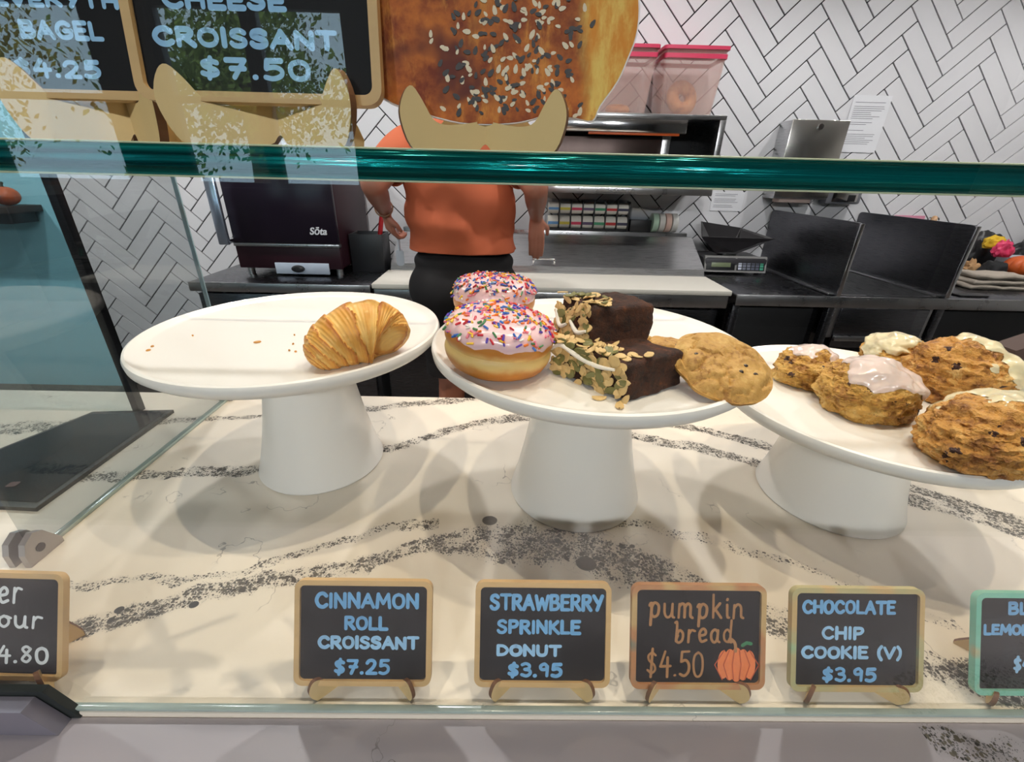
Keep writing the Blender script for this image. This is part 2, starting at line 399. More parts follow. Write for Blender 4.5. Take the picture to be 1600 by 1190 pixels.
# ------------------------------------------------------------------ glass case
M_TEAL = None
def teal_edge():
    m, t, p = base('polished_teal_glass_edge'); co = coords(t, 'Object', (1.6, 40, 300))
    n = noise_n(t, co, 1.0, 5, .6)
    t.links.new(mixc(t, sstep(t, n, .3, .75), srgb(0, 34, 38), srgb(10, 128, 128)), p.inputs['Base Color'])
    p.inputs['Metallic'].default_value = .55; p.inputs['Roughness'].default_value = .16
    p.inputs['Specular Tint'].default_value = (*srgb(80, 240, 225), 1); p.inputs['Coat Weight'].default_value = .25; p.inputs['Coat Roughness'].default_value = .05
    co2 = coords(t, 'Object', (5, 40, 420)); t.links.new(bump(t, noise_n(t, co2, 1.0, 4), .5, .002), p.inputs['Normal'])
    return m
M_TEAL = teal_edge()
M_ARRIS = mat('ground_glass_arris', srgb(196, 205, 170), .35, var=.12, vscale=90, bmp=.3, bscale=400)
M_GREENLINE = mat('green_pane_edge', srgb(176, 192, 184), .2, var=.15, vscale=40, coat=.5)
SH = thing('glass_shelf', 'thick clear glass shelf with dark teal edge carrying the upper signs', 'shelf', (.3, .35, 1.3945))
def shp(n, lo, hi, m, bev=0.0, parent=None):
    return boxo(n, Vector(lo)-SH.location, Vector(hi)-SH.location, m, parent or SH, bev)
shp('glass_sheet', (-.452, .1925, 1.3950), (1.2, .505, 1.4065), M_GLASS)
bm = BM(); prism(bm, [(.1925, 1.3955), (.1925, 1.4060)]+[(.1912-.0024*math.sin(PI*k/10), 1.4060-.0105*k/10) for k in range(11)], 1.652, Matrix(((0, 0, 1, -.452), (1, 0, 0, 0), (0, 1, 0, 0), (0, 0, 0, 1))))
bmesh.ops.translate(bm, verts=bm.verts[:], vec=-SH.location); obj('front_edge', bm, M_TEAL, SH)
shp('back_edge', (-.452, .505, 1.3950), (1.2, .5075, 1.4065), M_TEAL)
for z in (1.3948, 1.4060): shp('arris', (-.452, .1882, z), (1.2, .1902, z+.0007), M_ARRIS, .0003)
FP = thing('pastry_case_glass', 'tall clear glass pane along the front of the pastry case', 'glass pane', (.37, .185, 1.05))
boxo('glass_sheet', (-.79, -.002, .0032), (.86, .002, .70), M_GLASS, FP, 0)
boxo('lower_edge', (-.79, -.0024, .0002), (.86, .0022, .0032), M_GREENLINE, FP, .0006)
SP = thing('pastry_case_glass', 'clear glass pane closing the left side of the pastry case', 'glass pane', (-.456, .49, 1.05))
boxo('glass_sheet', (-.003, -.17, .004), (.003, .172, .66), M_DIM, SP, 0)
boxo('lower_edge', (-.004, -.17, .0002), (.004, .172, .004), M_GREENLINE, SP, .0005)
boxo('rear_edge', (-.003, .172, .0002), (.003, .1745, .66), mat('bright_glass_edge', srgb(178, 208, 220), .08, var=.2, vscale=60, coat=1.0), SP, .0004)
M_BURNT = mat('dark_screw', (.06, .05, .045), .4, .5)
M_CLAMP = mat('satin_nickel', srgb(165, 160, 158), .38, .7, var=.05)
def clamp(name, label, loc, rot, out, th):
    e = thing(name, label, 'clamp', loc, rot, 'glass clamps of the pastry case')
    for s in (-1, 1):
        bm = BM(); prism(bm, out, th, Matrix.Translation((0, .0045+th if s > 0 else -.0045, 0)) @ Matrix.Rotation(PI/2, 4, 'X')); obj('jaw', bm, M_CLAMP, e, smooth=False)
    bm = BM(); cyl(bm, (.014, -.0112, .012), (.014, .0112, .012), .0042, n=16); obj('screw', bm, M_BURNT, e)
    return e
tri = [(0, 0), (.034, 0), (.034, .006), (.022, .026), (.014, .030), (.004, .024), (0, .014)]
clamp('glass_clamp', 'triangular metal clamp at the front foot of the side glass, behind the cut-off sign', (-.456, .305, 1.0502), (0, 0, PI/2), tri, .006)
clamp('glass_clamp', 'small metal clamp at the rear foot of the side glass, beneath the croissant stand', (-.456, .640, 1.0502), (0, 0, PI/2), tri, .006)
# long clamp gripping the front pane at the left
cl = thing('front_glass_clamp', 'long grey metal shoe gripping the front glass in the left corner', 'clamp', (-.36, .177, 1.0462))
bm = BM(); prism(bm, [(-.12, 0), (.060, 0), (.046, .026), (-.12, .026)], .010, Matrix.Rotation(PI/2, 4, 'X')); obj('face_plate', bm, mat('lilac_grey_metal', srgb(150, 146, 158), .4, .5, var=.05), cl, (0, .003, 0))
bm = BM(); prism(bm, [(-.12, 0), (.066, 0), (.052, .030), (-.12, .030)], .005, Matrix.Rotation(PI/2, 4, 'X')); obj('gasket', bm, mat('dark_rubber', (.02, .025, .024), .5, var=.1), cl, (0, .0085, .0002))

# blue partition pane and touch screen left of the case
GP = thing('blue_glass_partition', 'bluish glass partition with black edge standing left behind the touch screen', 'glass pane', (-.9, .605, 1.05))
boxo('glass_sheet', (-.55, -.004, .0), (.326, .004, .75), M_TINT, GP, 0)
boxo('edge_strip', (.326, -.006, .0), (.337, .006, .75), M_TRIM, GP, .001)
TB = thing('touch_screen', 'dark glass touch screen lying on the counter beyond the side glass', 'screen', (-.60, .47, 1.0502))
c4 = [(-.5115, .380), (-.5115, .600), (-.626, .590), (-.70, .39)]
c4 = [Vector((a, b, 0))-Vector((-.60, .47, 0)) for a, b in c4]
def poly_inset(P, f): 
    c = sum(P, Vector())/len(P); return [c+(p-c)*f for p in P]
bm = BM(); prism(bm, [(p.x, p.y) for p in c4], .005); obj('bezel', bm, M_BLACK, TB, smooth=False)
bm = BM(); prism(bm, [(p.x, p.y) for p in poly_inset(c4, .92)], .0006); obj('display', bm, mat('dark_display', srgb(34, 36, 44), .06, var=.4, vscale=12, coat=1), TB, (0, 0, .0051), smooth=False)
for k, (dx, dy, cc) in enumerate(((.0, .0, srgb(90, 90, 110)), (.028, .006, srgb(110, 84, 170)), (.052, .010, srgb(90, 60, 60)))):
    bm = BM(); prism(bm, rrect(.011, .009, .002), .0004); obj('app_icon', bm, mat('icon_%d' % k, cc, .3), TB, (-.025+dx, -.062+dy, .0058), (0, 0, .1))

# ------------------------------------------------------------------ stroke lettering
G = {
'A': (.8, ['0,0 .4,1', '.4,1 .8,0', '.15,.36 .66,.36']), 'B': (.7, ['.05,0 .05,1', '.05,1 .5,.98 .58,.76 .42,.55 .08,.52', '.08,.52 .55,.48 .68,.25 .5,.03 .05,0']),
'C': (.75, ['.72,.82 .5,1 .2,.9 .03,.5 .2,.1 .5,0 .74,.16']), 'D': (.75, ['.05,0 .05,1', '.05,1 .45,.95 .72,.6 .68,.3 .45,.05 .05,0']),
'E': (.62, ['.05,0 .05,1', '.05,1 .6,1', '.05,.53 .52,.53', '.05,0 .62,0']), 'G': (.78, ['.7,.85 .45,1 .15,.85 .03,.45 .2,.08 .5,0 .74,.15 .75,.45', '.42,.45 .8,.45']),
'H': (.72, ['.05,0 .05,1', '.68,0 .68,1', '.05,.52 .68,.52']), 'I': (.14, ['.07,0 .07,1']), 'K': (.7, ['.05,0 .05,1', '.62,1 .08,.45', '.2,.56 .7,0']),
'L': (.58, ['.05,1 .05,0', '.05,0 .58,0']), 'M': (.95, ['.03,0 .12,1', '.12,1 .47,.3', '.47,.3 .83,1', '.83,1 .93,0']), 'N': (.75, ['.05,0 .05,1', '.05,1 .7,0', '.7,0 .7,1']),
'O': (.78, ['.39,1 .12,.85 .03,.48 .15,.12 .4,0 .66,.14 .76,.5 .66,.86 .39,1']), 'P': (.66, ['.06,0 .06,1', '.06,1 .5,.98 .63,.75 .45,.5 .08,.46']),
'R': (.72, ['.06,0 .06,1', '.06,1 .5,.98 .62,.76 .45,.54 .08,.5', '.3,.5 .7,0']), 'S': (.66, ['.6,.86 .4,1 .14,.92 .08,.7 .3,.54 .56,.4 .6,.18 .4,.0 .14,.03 .03,.17']),
'T': (.75, ['0,1 .75,1', '.38,1 .38,0']), 'U': (.74, ['.05,1 .06,.3 .2,.03 .5,.02 .66,.3 .68,1']), 'V': (.75, ['0,1 .37,0', '.37,0 .75,1']), 'W': (1.0, ['0,1 .22,0', '.22,0 .5,.8', '.5,.8 .76,0', '.76,0 1,1']),
'Y': (.72, ['0,1 .36,.5', '.72,1 .3,0']), 'X': (.7, ['0,1 .7,0', '.7,1 0,0']),
'0': (.66, ['.33,1 .1,.85 .03,.5 .12,.12 .33,0 .55,.14 .63,.5 .55,.86 .33,1']), '2': (.66, ['.06,.78 .2,.97 .45,.98 .58,.78 .45,.45 .05,.02', '.05,.02 .66,.02']), '3': (.62, ['.06,.9 .3,1 .54,.86 .5,.62 .24,.53', '.24,.53 .55,.45 .6,.2 .36,.0 .04,.1']),
'4': (.68, ['.34,1 .04,.38', '.04,.38 .68,.4', '.5,.75 .48,-.05']), '5': (.64, ['.6,1 .14,.98', '.14,.98 .1,.58', '.1,.58 .4,.64 .6,.45 .56,.16 .3,.0 .04,.07']), '7': (.66, ['.04,.97 .64,.97', '.64,.97 .26,0', '.18,.5 .62,.5']), '8': (.62, ['.55,.85 .3,1 .1,.82 .3,.55 .54,.3 .34,.02 .08,.18 .3,.52 .55,.85']), '9': (.6, ['.54,.75 .34,1 .08,.82 .14,.55 .4,.55 .54,.75', '.54,.8 .5,0']),
'$': (.62, ['.56,.8 .34,.9 .1,.78 .16,.58 .46,.42 .54,.22 .32,.08 .05,.2', '.36,1.06 .26,-.08']), '.': (.16, ['.06,.02 .1,.03']), '(': (.26, ['.24,1.1 .06,.75 .06,.25 .24,-.15']), ')': (.26, ['.02,1.1 .2,.75 .2,.25 .02,-.15']), ' ': (.4, []),
# lower-case and script
'p': (.62, ['.02,.52 .1,.62 .14,.5 .08,-.34', '.12,.42 .3,.64 .54,.5 .5,.14 .28,.02 .12,.14']), 'u': (.6, ['.04,.6 .06,.16 .24,.0 .44,.16 .5,.6', '.5,.6 .5,.08 .6,.0']), 'm': (.9, ['.04,0 .08,.6', '.08,.5 .24,.62 .38,.5 .38,.02', '.38,.45 .56,.62 .72,.5 .72,.1 .84,.0']),
'k': (.56, ['.08,1.06 .08,0', '.46,.66 .1,.3', '.2,.38 .54,.0']), 'i': (.22, ['.1,.6 .12,.08 .22,.02', '.1,.82 .12,.86']), 'n': (.62, ['.04,0 .08,.6', '.08,.48 .28,.64 .46,.5 .48,.1 .6,.02']), 'b': (.6, ['.02,.98 .12,1.02 .14,.8 .08,.05', '.1,.3 .3,.6 .52,.44 .48,.12 .26,-.02 .1,.1 .2,.34']),
'r': (.5, ['.06,0 .1,.6', '.1,.4 .26,.6 .48,.56']), 'e': (.54, ['.06,.3 .4,.36 .46,.52 .3,.64 .1,.5 .06,.24 .2,.02 .5,.1']), 'a': (.6, ['.48,.5 .3,.62 .08,.46 .08,.16 .26,.0 .44,.16 .5,.58', '.5,.58 .48,.12 .6,.02']), 'd': (.62, ['.48,.45 .28,.6 .08,.42 .1,.12 .3,.0 .46,.18', '.54,1.05 .48,.06 .6,.0']),
'q': (1.2, ['0,.2 .2,.0 .4,.25 .5,.62 .62,.62 .9,.9 1.2,.86']), 'o': (.56, ['.28,.62 .08,.46 .08,.16 .28,.0 .48,.18 .48,.46 .28,.62', '.4,.6 .6,.5']), 's': (.9, ['.02,.1 .06,.6', '.04,.2 .2,.64 .3,.56', '.3,.56 .5,.5 .9,.56']),
}
def write(bm, text, x0, x1, y0, y1, sw, z=0.0, slant=0.0, jitter=.03):
    """marker strokes as flat raised ribbons with round ends, fitted into the rectangle"""
    x0 += sw/2; x1 -= sw/2; y0 += sw/2; y1 -= sw/2
    gap = .22; tot = sum(G[c][0]+gap for c in text)-gap
    sx = (x1-x0)/tot; sy = y1-y0; cx = 0; k = 0
    rnd = random.Random(hash(text) % 99991 if False else sum(ord(c)*(i+3) for i, c in enumerate(text)))
    for ch in text:
        w, strokes = G[ch]; jy = rnd.uniform(-jitter, jitter); js = 1+rnd.uniform(-jitter, jitter)
        for s in strokes:
            pts = [tuple(float(v) for v in q.split(',')) for q in s.split()]
            P = [Vector((x0+(cx+a+slant*b)*sx, y0+(b*js+jy)*sy, 0)) for a, b in pts]
            P = catmull(P, 5) if len(P) > 2 else [P[0]+(P[1]-P[0])*q/2 for q in range(3)]
            k += 1; ribbon(bm, P, sw*(1+rnd.uniform(-.12, .12)), z+.000006*k)
        cx += w+gap
def ribbon(bm, P, sw, z):
    n = len(P); L = []; Rr = []; h = sw/2
    if (P[-1]-P[0]).length < 1e-6 and n < 3: return
    for i, p in enumerate(P):
        d = (P[min(i+1, n-1)]-P[max(i-1, 0)]); d = d.normalized() if d.length > 1e-9 else Vector((1, 0, 0))
        q = Vector((-d.y, d.x, 0)); L.append(p+q*h); Rr.append(p-q*h)
    d0 = (P[0]-P[1]).normalized(); d1 = (P[-1]-P[-2]).normalized()
    def cap(p, d):
        q = Vector((-d.y, d.x, 0)); return [p+(q*math.cos(a)+d*math.sin(a))*h for a in (PI*k/5 for k in range(1, 5))]
    for i in range(n-1):
        bm.faces.new([bm.verts.new((v.x, v.y, z)) for v in (Rr[i], Rr[i+1], L[i+1], L[i])])
    c1 = cap(P[-1], d1); bm.faces.new([bm.verts.new((v.x, v.y, z)) for v in [Rr[-1]]+c1[::-1]+[L[-1]]])
    c0 = cap(P[0], d0); bm.faces.new([bm.verts.new((v.x, v.y, z)) for v in [L[0]]+c0[::-1]+[Rr[0]]])

# ------------------------------------------------------------------ price signs and their easels
SW_, SH_ = .0975, .0755
M_WOOD = mat('pale_plywood', srgb(206, 170, 116), .55, var=.10, vscale=14, aniso=(1, 9, 1), bmp=.1, bscale=90)
M_PLY = mat('plywood_easel', srgb(234, 202, 142), .55, var=.08, vscale=10, aniso=(1, 8, 1), bmp=.08, bscale=80)
M_BURN = mat('laser_burnt_edge', srgb(112, 72, 38), .7, var=.2, vscale=60)
M_BOARD = mat('chalkboard_black', srgb(14, 15, 19), .6, var=.25, vscale=9, spec=.2)
M_BLUEINK = mat('blue_chalk_ink', srgb(112, 174, 224), .7, var=.16, vscale=160)
M_PALEINK = mat('pale_blue_chalk_ink', srgb(150, 198, 236), .7, var=.14, vscale=160)
M_WHITEINK = mat('white_chalk_ink', srgb(226, 232, 236), .7, var=.08, vscale=160)
M_BROWNINK = mat('brown_chalk_ink', srgb(172, 122, 74), .7, var=.16, vscale=160)
def frame_paint(name, a, b, c):
    m, t, p = base(name); co = coords(t); n = noise_n(t, co, 26, 2)
    col = mixc(t, sstep(t, n, .38, .5), a, b); col = mixc(t, sstep(t, n, .56, .66), col, c)
    g = noise_n(t, coords(t, 'Object', (1, 9, 1)), 30, 3); col = mixc(t, math_n(t, 'MULTIPLY', g, .25), col, srgb(120, 84, 50))
    t.links.new(col, p.inputs['Base Color']); p.inputs['Roughness'].default_value = .5; return m
def sign(name, label, p, lean, rotz, lines, frame=None, extra=None):
    """p: middle of the lower edge of the sign; local x right, y up the board, z towards the viewer"""
    e = thing(name, label, 'sign'); 
    e.matrix_world = Matrix.Translation(p) @ Matrix.Rotation(rotz, 4, 'Z') @ Matrix.Rotation(PI/2-lean, 4, 'X')
    bm = BM(); prism(bm, rrect(SW_-.004, SH_-.004, .004, 5, 0, SH_/2), .0024); obj('board', bm, M_BOARD, e)
    bm = BM(); ring_prism(bm, rrect(SW_, SH_, .0062, 6, 0, SH_/2), rrect(SW_-.0074, SH_-.0074, .0034, 6, 0, SH_/2), .0046)
    bmesh.ops.bevel(bm, geom=[x for x in bm.edges if x.calc_face_angle(0) > 1.2], offset=.0005, segments=1, affect='EDGES')
    obj('frame', bm, frame or M_WOOD, e)
    by = {}
    for text, fx0, fx1, fy0, fy1, sw, ink in lines:
        bm = BM(); write(bm, text, (fx0-.5)*SW_, (fx1-.5)*SW_, fy0*SH_, fy1*SH_, sw, .00255)
        obj('lettering', bm, ink, e, smooth=False, auto=False)
    if extra: extra(e)
    return e
def easel(label, p, rotz, half=.55, size=1.0, hookh=.5, rear=.030, zs=1.0, reach=None):
    """two crossed plywood cut-outs; each ends in front in a rounded hook that holds the sign's lower edge"""
    e = thing('sign_easel', label, 'easel', p, (0, 0, rotz), 'plywood easels of the price signs')
    k = size; h = .0135*k*zs; tip = h*(1+hookh)
    prof = [(-rear*k, 0), (-rear*k+.004*k, h*.8), (-.012*k, h*1.25), (.0, h*1.0), (.010*k, h*.84), (.0175*k, h*.78), (.0225*k, h*.92), (.0265*k, h+(tip-h)*.55), (.0300*k, tip), (.0328*k, tip*.93), (.0352*k, tip*.68), (.0350*k, tip*.42), (.0320*k, h*.12), (.027*k, 0), (.006*k, 0), (.0, h*.28), (-.008*k, 0)]
    if reach: prof = [(reach-(.0352*k-a) if a >= .0174*k else a, b) for a, b in prof]
    prof = [(v.x, v.y) for v in catmull([Vector((a, b, 0)) for a, b in prof], 3, True)]
    for s in (-1, 1):
        # local frame: profile x runs to the front (and outwards), y is up
        ang = -PI/2+s*half
        M = Matrix.Rotation(ang, 4, 'Z') @ Matrix.Rotation(PI/2, 4, 'X') @ Matrix.Translation((0, 0, -.0014*k))
        leg = BM(); prism(leg, prof, .0028*k, M); lo = obj('leg', leg, M_PLY, e, smooth=False)
        lo.data.materials.append(M_BURN)
        for f in lo.data.polygons:
            if len(f.vertices) == 4: f.material_index = 1
    return e

# lower row of signs inside the case
def pumpkin_drawing(e):
    cx, cy, w, h = (.795-.5)*SW_, .225*SH_, .0140, .0125
    m = mat('orange_chalk_ink', srgb(238, 130, 70), .7, var=.12, vscale=150); ms = mat('dark_orange_chalk_ink', srgb(196, 84, 40), .7, var=.12, vscale=150)
    bm = BM()
    for k in range(5):
        ox = (k-2)*.0048; prism(bm, [(cx+ox+.0052*math.cos(a)*(1-.1*abs(k-2)), cy+h*(1-.09*abs(k-2))*math.sin(a)) for a in (2*PI*i/24 for i in range(24))], .0002, Matrix.Translation((0, 0, .0025+.00002*k)))
    d = obj('pumpkin_drawing', bm, m, e, smooth=False); d['label'] = 'orange chalk drawing of a pumpkin'
    bm = BM()
    for k in range(6):
        ox = (k-2.5)*.0046; b = (k-2.5)*.0016
        ribbon(bm, [Vector((cx+ox*.9, cy-h*.85, 0)), Vector((cx+ox*1.05+b, cy, 0)), Vector((cx+ox*.8, cy+h*.85, 0))], .0008, .00295)
    obj('rib_stroke', bm, ms, d, smooth=False, auto=False)
    bm = BM(); ribbon(bm, catmull([Vector((cx-.001, cy+h*.8, 0)), Vector((cx-.0015, cy+h*1.25, 0)), Vector((cx-.0045, cy+h*1.5, 0)), Vector((cx-.0065, cy+h*1.35, 0))], 5), .0022, .00297)
    obj('stem_stroke', bm, M_BROWNINK, d, smooth=False, auto=False)
    bm = BM(); ribbon(bm, [Vector((cx+.004, cy+h*1.15, 0)), Vector((cx+.007, cy+h*1.3, 0)), Vector((cx+.010, cy+h*1.25, 0))], .0026, .00298)
    obj('leaf_stroke', bm, mat('green_chalk_ink', srgb(48, 130, 84), .7, var=.2, vscale=150), d, smooth=False, auto=False)
LEAN = math.radians(25); YS = .1962
def low(px, py): return at_y(px, py-4, YS)
B, P_, W, N = M_BLUEINK, M_PALEINK, M_WHITEINK, M_BROWNINK
SIGNS = [
 ('black chalkboard sign with white script letters, cut off at the left corner of the case', 0, 1059, -.02, [('er', .50, .69, .70, .95, .0020, W), ('our', .50, .84, .47, .66, .0019, W), ('4.80', .50, .885, .14, .31, .0021, W)], None, None, 0, 0),
 ('chalkboard sign reading cinnamon roll croissant in blue, below the first stand', 569, 1069, 0, [('CINNAMON', .135, .905, .72, .88, .0026, B), ('ROLL', .35, .68, .515, .655, .0025, B), ('CROISSANT', .16, .91, .333, .465, .0025, P_), ('$7.25', .28, .70, .09, .25, .0025, B)], None, None, .0, 1),
 ('chalkboard sign reading strawberry sprinkle donut in blue, wooden frame', 846, 1071, 0, [('STRAWBERRY', .10, .95, .715, .88, .0026, B), ('SPRINKLE', .155, .785, .49, .635, .0025, B), ('DONUT', .155, .645, .275, .395, .0025, P_), ('$3.95', .24, .655, .077, .225, .0025, B)], None, None, .0, 1),
 ('chalkboard sign reading pumpkin bread in brown with a drawn orange pumpkin', 1086, 1074, 0, [('pumpkin', .125, .85, .66, .90, .0019, N), ('bread', .32, .77, .43, .65, .0018, N), ('$4.50', .115, .555, .10, .36, .0018, N)], frame_paint('teal_and_orange_smudged_wood', srgb(198, 166, 112), srgb(186, 130, 84), srgb(86, 128, 120)), pumpkin_drawing, .0, 1),
 ('chalkboard sign reading chocolate chip cookie in blue with a green-tinted lower frame', 1331, 1078, 0, [('CHOCOLATE', .086, .80, .735, .876, .0024, B), ('CHIP', .236, .566, .485, .62, .0024, P_), ('COOKIE (V)', .086, .856, .30, .43, .0024, P_), ('$3.95', .246, .666, .077, .225, .0024, B)], frame_paint('green_smudged_wood', srgb(204, 174, 118), srgb(186, 178, 128), srgb(152, 200, 160)), None, .0, 1),
 ('chalkboard sign with turquoise frame about blueberry and lemon, cut off at right edge', 1613, 1084, 0, [('BLUE', .26, .60, .77, .905, .0025, B), ('LEMON', .075, .45, .57, .685, .0024, B), ('$4', .31, .46, .215, .37, .0024, P_)], frame_paint('turquoise_smudged_wood', srgb(116, 200, 176), srgb(130, 206, 184), srgb(206, 176, 122)), None, .0, 1),
]
E_LAB = ['behind the cut-off white script sign', 'under the cinnamon roll croissant sign', 'under the strawberry sprinkle donut sign', 'under the pumpkin bread sign', 'under the chocolate chip cookie sign', 'under the turquoise framed sign']
for k, (lab, px, py, rz, lines, fr, ex, er, hase) in enumerate(SIGNS):
    p = low(px, py); sign('chalkboard_sign', lab, p, LEAN, rz, lines, fr, ex)
    easel('pale plywood easel '+E_LAB[k], (p.x, .2246, 1.0502), er, .80, 1.0, .25, .022, (p.z-1.0502)/.0105, .0515)
# upper signs on the glass shelf
YU = .213; ZS = 1.4068
p2 = at_y(416, 166, YU); L2 = math.radians(9)
s2 = sign('chalkboard_sign', 'large-looking chalkboard sign reading cheese croissant on the glass shelf', p2, L2, 0, [('CHEESE', .15, .64, .417, .51, .0020, P_), ('CROISSANT', .09, .83, .251, .345, .0020, P_), ('$7.50', .255, .715, .108, .215, .0020, P_)])
easel('pale plywood easel holding the cheese croissant sign on the glass shelf', (p2.x+.0005, YU+.009, ZS), 0, 1.12, 1.2, .45, .028, (p2.z-ZS)/.0128)
p1 = at_y(166, 160, .246)
sign('chalkboard_sign', 'chalkboard sign reading everything bagel on the shelf in the upper left corner', p1, L2, 0, [('EVERYTHING', .10, .88, .473, .56, .0020, P_), ('BAGEL', .19, .575, .313, .415, .0020, P_), ('$4.25', .117, .53, .112, .217, .0020, P_)])
easel('pale plywood easel holding the everything bagel sign on the glass shelf', (p1.x+.002, .246+.012, ZS), -.1, .95, 1.3, .45, .030, (p1.z-ZS)/.0138)
# printed cut-out of a seeded bagel
YB = .222
out = [(560+a/3.556, b/3.556) for a, b in ((60, 470), (150, 560), (260, 610), (400, 650), (560, 690), (720, 700), (880, 690), (1000, 660), (1060, 628), (1130, 655), (1210, 666), (1300, 680), (1340, 600), (1440, 460), (1500, 330), (1550, 200), (1570, 50), (1560, -100))]
pts = [at_y(a, b, YB) for a, b in out]; o0 = Vector((sum(p.x for p in pts)/len(pts), YB, min(p.z for p in pts)))
loc = [((p.x-o0.x), p.z-o0.z) for p in pts]
loc += [(loc[-1][0]-.004, .062), (loc[-1][0]-.018, .078), (.012, .088), (-.018, .086), (loc[0][0]-.001, .068), (loc[0][0]-.006, .04)]
loc = [(v.x, v.y) for v in catmull([Vector((a, b, 0)) for a, b in loc], 3, True)]
cut = thing('printed_bagel_cutout', 'flat printed cut-out of a seeded bagel standing on the glass shelf', 'sign')
cut.matrix_world = Matrix.Translation(o0) @ Matrix.Rotation(PI/2-math.radians(5), 4, 'X')
bm = BM(); prism(bm, loc, .0024); obj('backing', bm, mat('white_acrylic', srgb(226, 220, 214), .3, var=.02), cut, smooth=False)
def bagel_print():
    m, t, p = base('bagel_print'); co = coords(t); sep = nd(t, 'ShaderNodeSeparateXYZ'); t.links.new(co, sep.inputs[0]); x, y = sep.outputs[0], sep.outputs[1]
    n1 = noise_n(t, co, 60, 6, .65); n2 = noise_n(t, coords(t, 'Object', (1, .35, 1)), 120, 5, .7); n3 = noise_n(t, co, 28, 3)
    crust = mixc(t, sstep(t, n1, .32, .66), srgb(126, 48, 20), srgb(212, 118, 44))
    crust = mixc(t, sstep(t, n2, .5, .72), crust, srgb(228, 148, 62)); crust = mixc(t, sstep(t, n3, .52, .66), crust, srgb(104, 42, 28))
    crumb = mixc(t, sstep(t, n2, .35, .65), srgb(232, 148, 50), srgb(248, 208, 108)); crumb = mixc(t, sstep(t, n1, .60, .72), crumb, srgb(142, 84, 44))
    e = math_n(t, 'ADD', x, math_n(t, 'MULTIPLY', math_n(t, 'SUBTRACT', n3, .5), .02))
    col = mixc(t, sstep(t, e, .017, .024), crust, crumb)
    t.links.new(col, p.inputs['Base Color']); p.inputs['Roughness'].default_value = .55; p.inputs['Specular IOR Level'].default_value = .25; return m
c0 = Vector((sum(a for a, b in loc)/len(loc), sum(b for a, b in loc)/len(loc)))
bm = BM(); prism(bm, [(c0.x+(a-c0.x)*.985, c0.y+(b-c0.y)*.985) for a, b in loc], .0003, Matrix.Translation((0, 0, .0024))); pr = obj('print', bm, bagel_print(), cut, smooth=False)
for nm, cc, cnt, rr in (('printed_white_seeds', srgb(238, 218, 184), 210, .00125), ('printed_black_seeds', srgb(34, 22, 22), 230, .0013)):
    bm = BM(); rnd = random.Random(nm)
    for k in range(cnt):
        x = rnd.gauss(-.008, .017); y = rnd.uniform(.004, .08); 
        if not (-.043 < x < .024): continue
        a = rnd.uniform(0, PI); s = rr*rnd.uniform(.7, 1.25)
        prism(bm, [(s*1.15*math.cos(q), s*.62*math.sin(q)*(1-.3*math.cos(q))) for q in (2*PI*i/8 for i in range(8))], .00008, Matrix.Translation((x, y, .00271+.000002*k)) @ Matrix.Rotation(a, 4, 'Z'))
    s_ = obj(nm, bm, mat(nm, cc, .5, var=.1), pr, smooth=False); s_['kind'] = 'stuff'
pe = at_y(757, 200, .214)
easel('pale plywood easel holding the printed bagel cut-out on the glass shelf', (pe.x, .2225, ZS), 0, 1.15, 1.05, .80, .026, .88)

# ------------------------------------------------------------------ cake stands
M_CERAM = mat('matte_white_ceramic', srgb(238, 235, 230), .30, var=.012, vscale=5, bmp=.01, bscale=30, coat=.25)
STANDS = [  # centre x, y, rim z, plate radius, pedestal radii
 ('tall white cake stand with one croissant', -.239, .487, 1.2335, .1600, .0455, .0765),
 ('white cake stand in the middle with donuts, pumpkin bread and cookies', .0855, .4345, 1.2440, .1615, .0475, .0770),
 ('low white cake stand at the right piled with iced scones', .3965, .4315, 1.1880, .1515, .056, .0785),
]
PL = []
for lab, cx, cy, zr, R, rt_, rb in STANDS:
    e = thing('cake_stand', lab, 'cake stand', (cx, cy, 1.0502), (0, 0, 0), 'white cake stands on the counter')
    h = zr-1.0502; zf = h-.0055; zb = h-.0200
    bm = BM(); lathe(bm, [(0, zf), (R*.55, zf), (R*.90, zf+.0004), (R*.945, zf+.0018), (R*.965, h-.0008), (R*.978, h), (R*.992, h-.0010), (R, h-.004), (R*.995, h-.0095), (R*.96, h-.0150), (R*.90, zb+.001), (rt_*1.1, zb), (0, zb)], 96)
    obj('plate', bm, M_CERAM, e)
    H = zb
    pr = [(0, H)] + [(rt_*1.0, H)] + [(rt_+(rb-rt_)*(.55*s+.45*s**2.4), H*(1-s)) for s in [k/14 for k in range(1, 14)]] + [(rb-.0004, .0022), (rb-.0016, .0002), (rb-.005, 0), (rb-.006, .004), (rt_*.8, H-.004), (0, H-.004)]
    bm = BM(); lathe(bm, pr, 80); obj('pedestal', bm, M_CERAM, e)
    PL.append(zf+1.0502)
ZP1, ZP2, ZP3 = PL

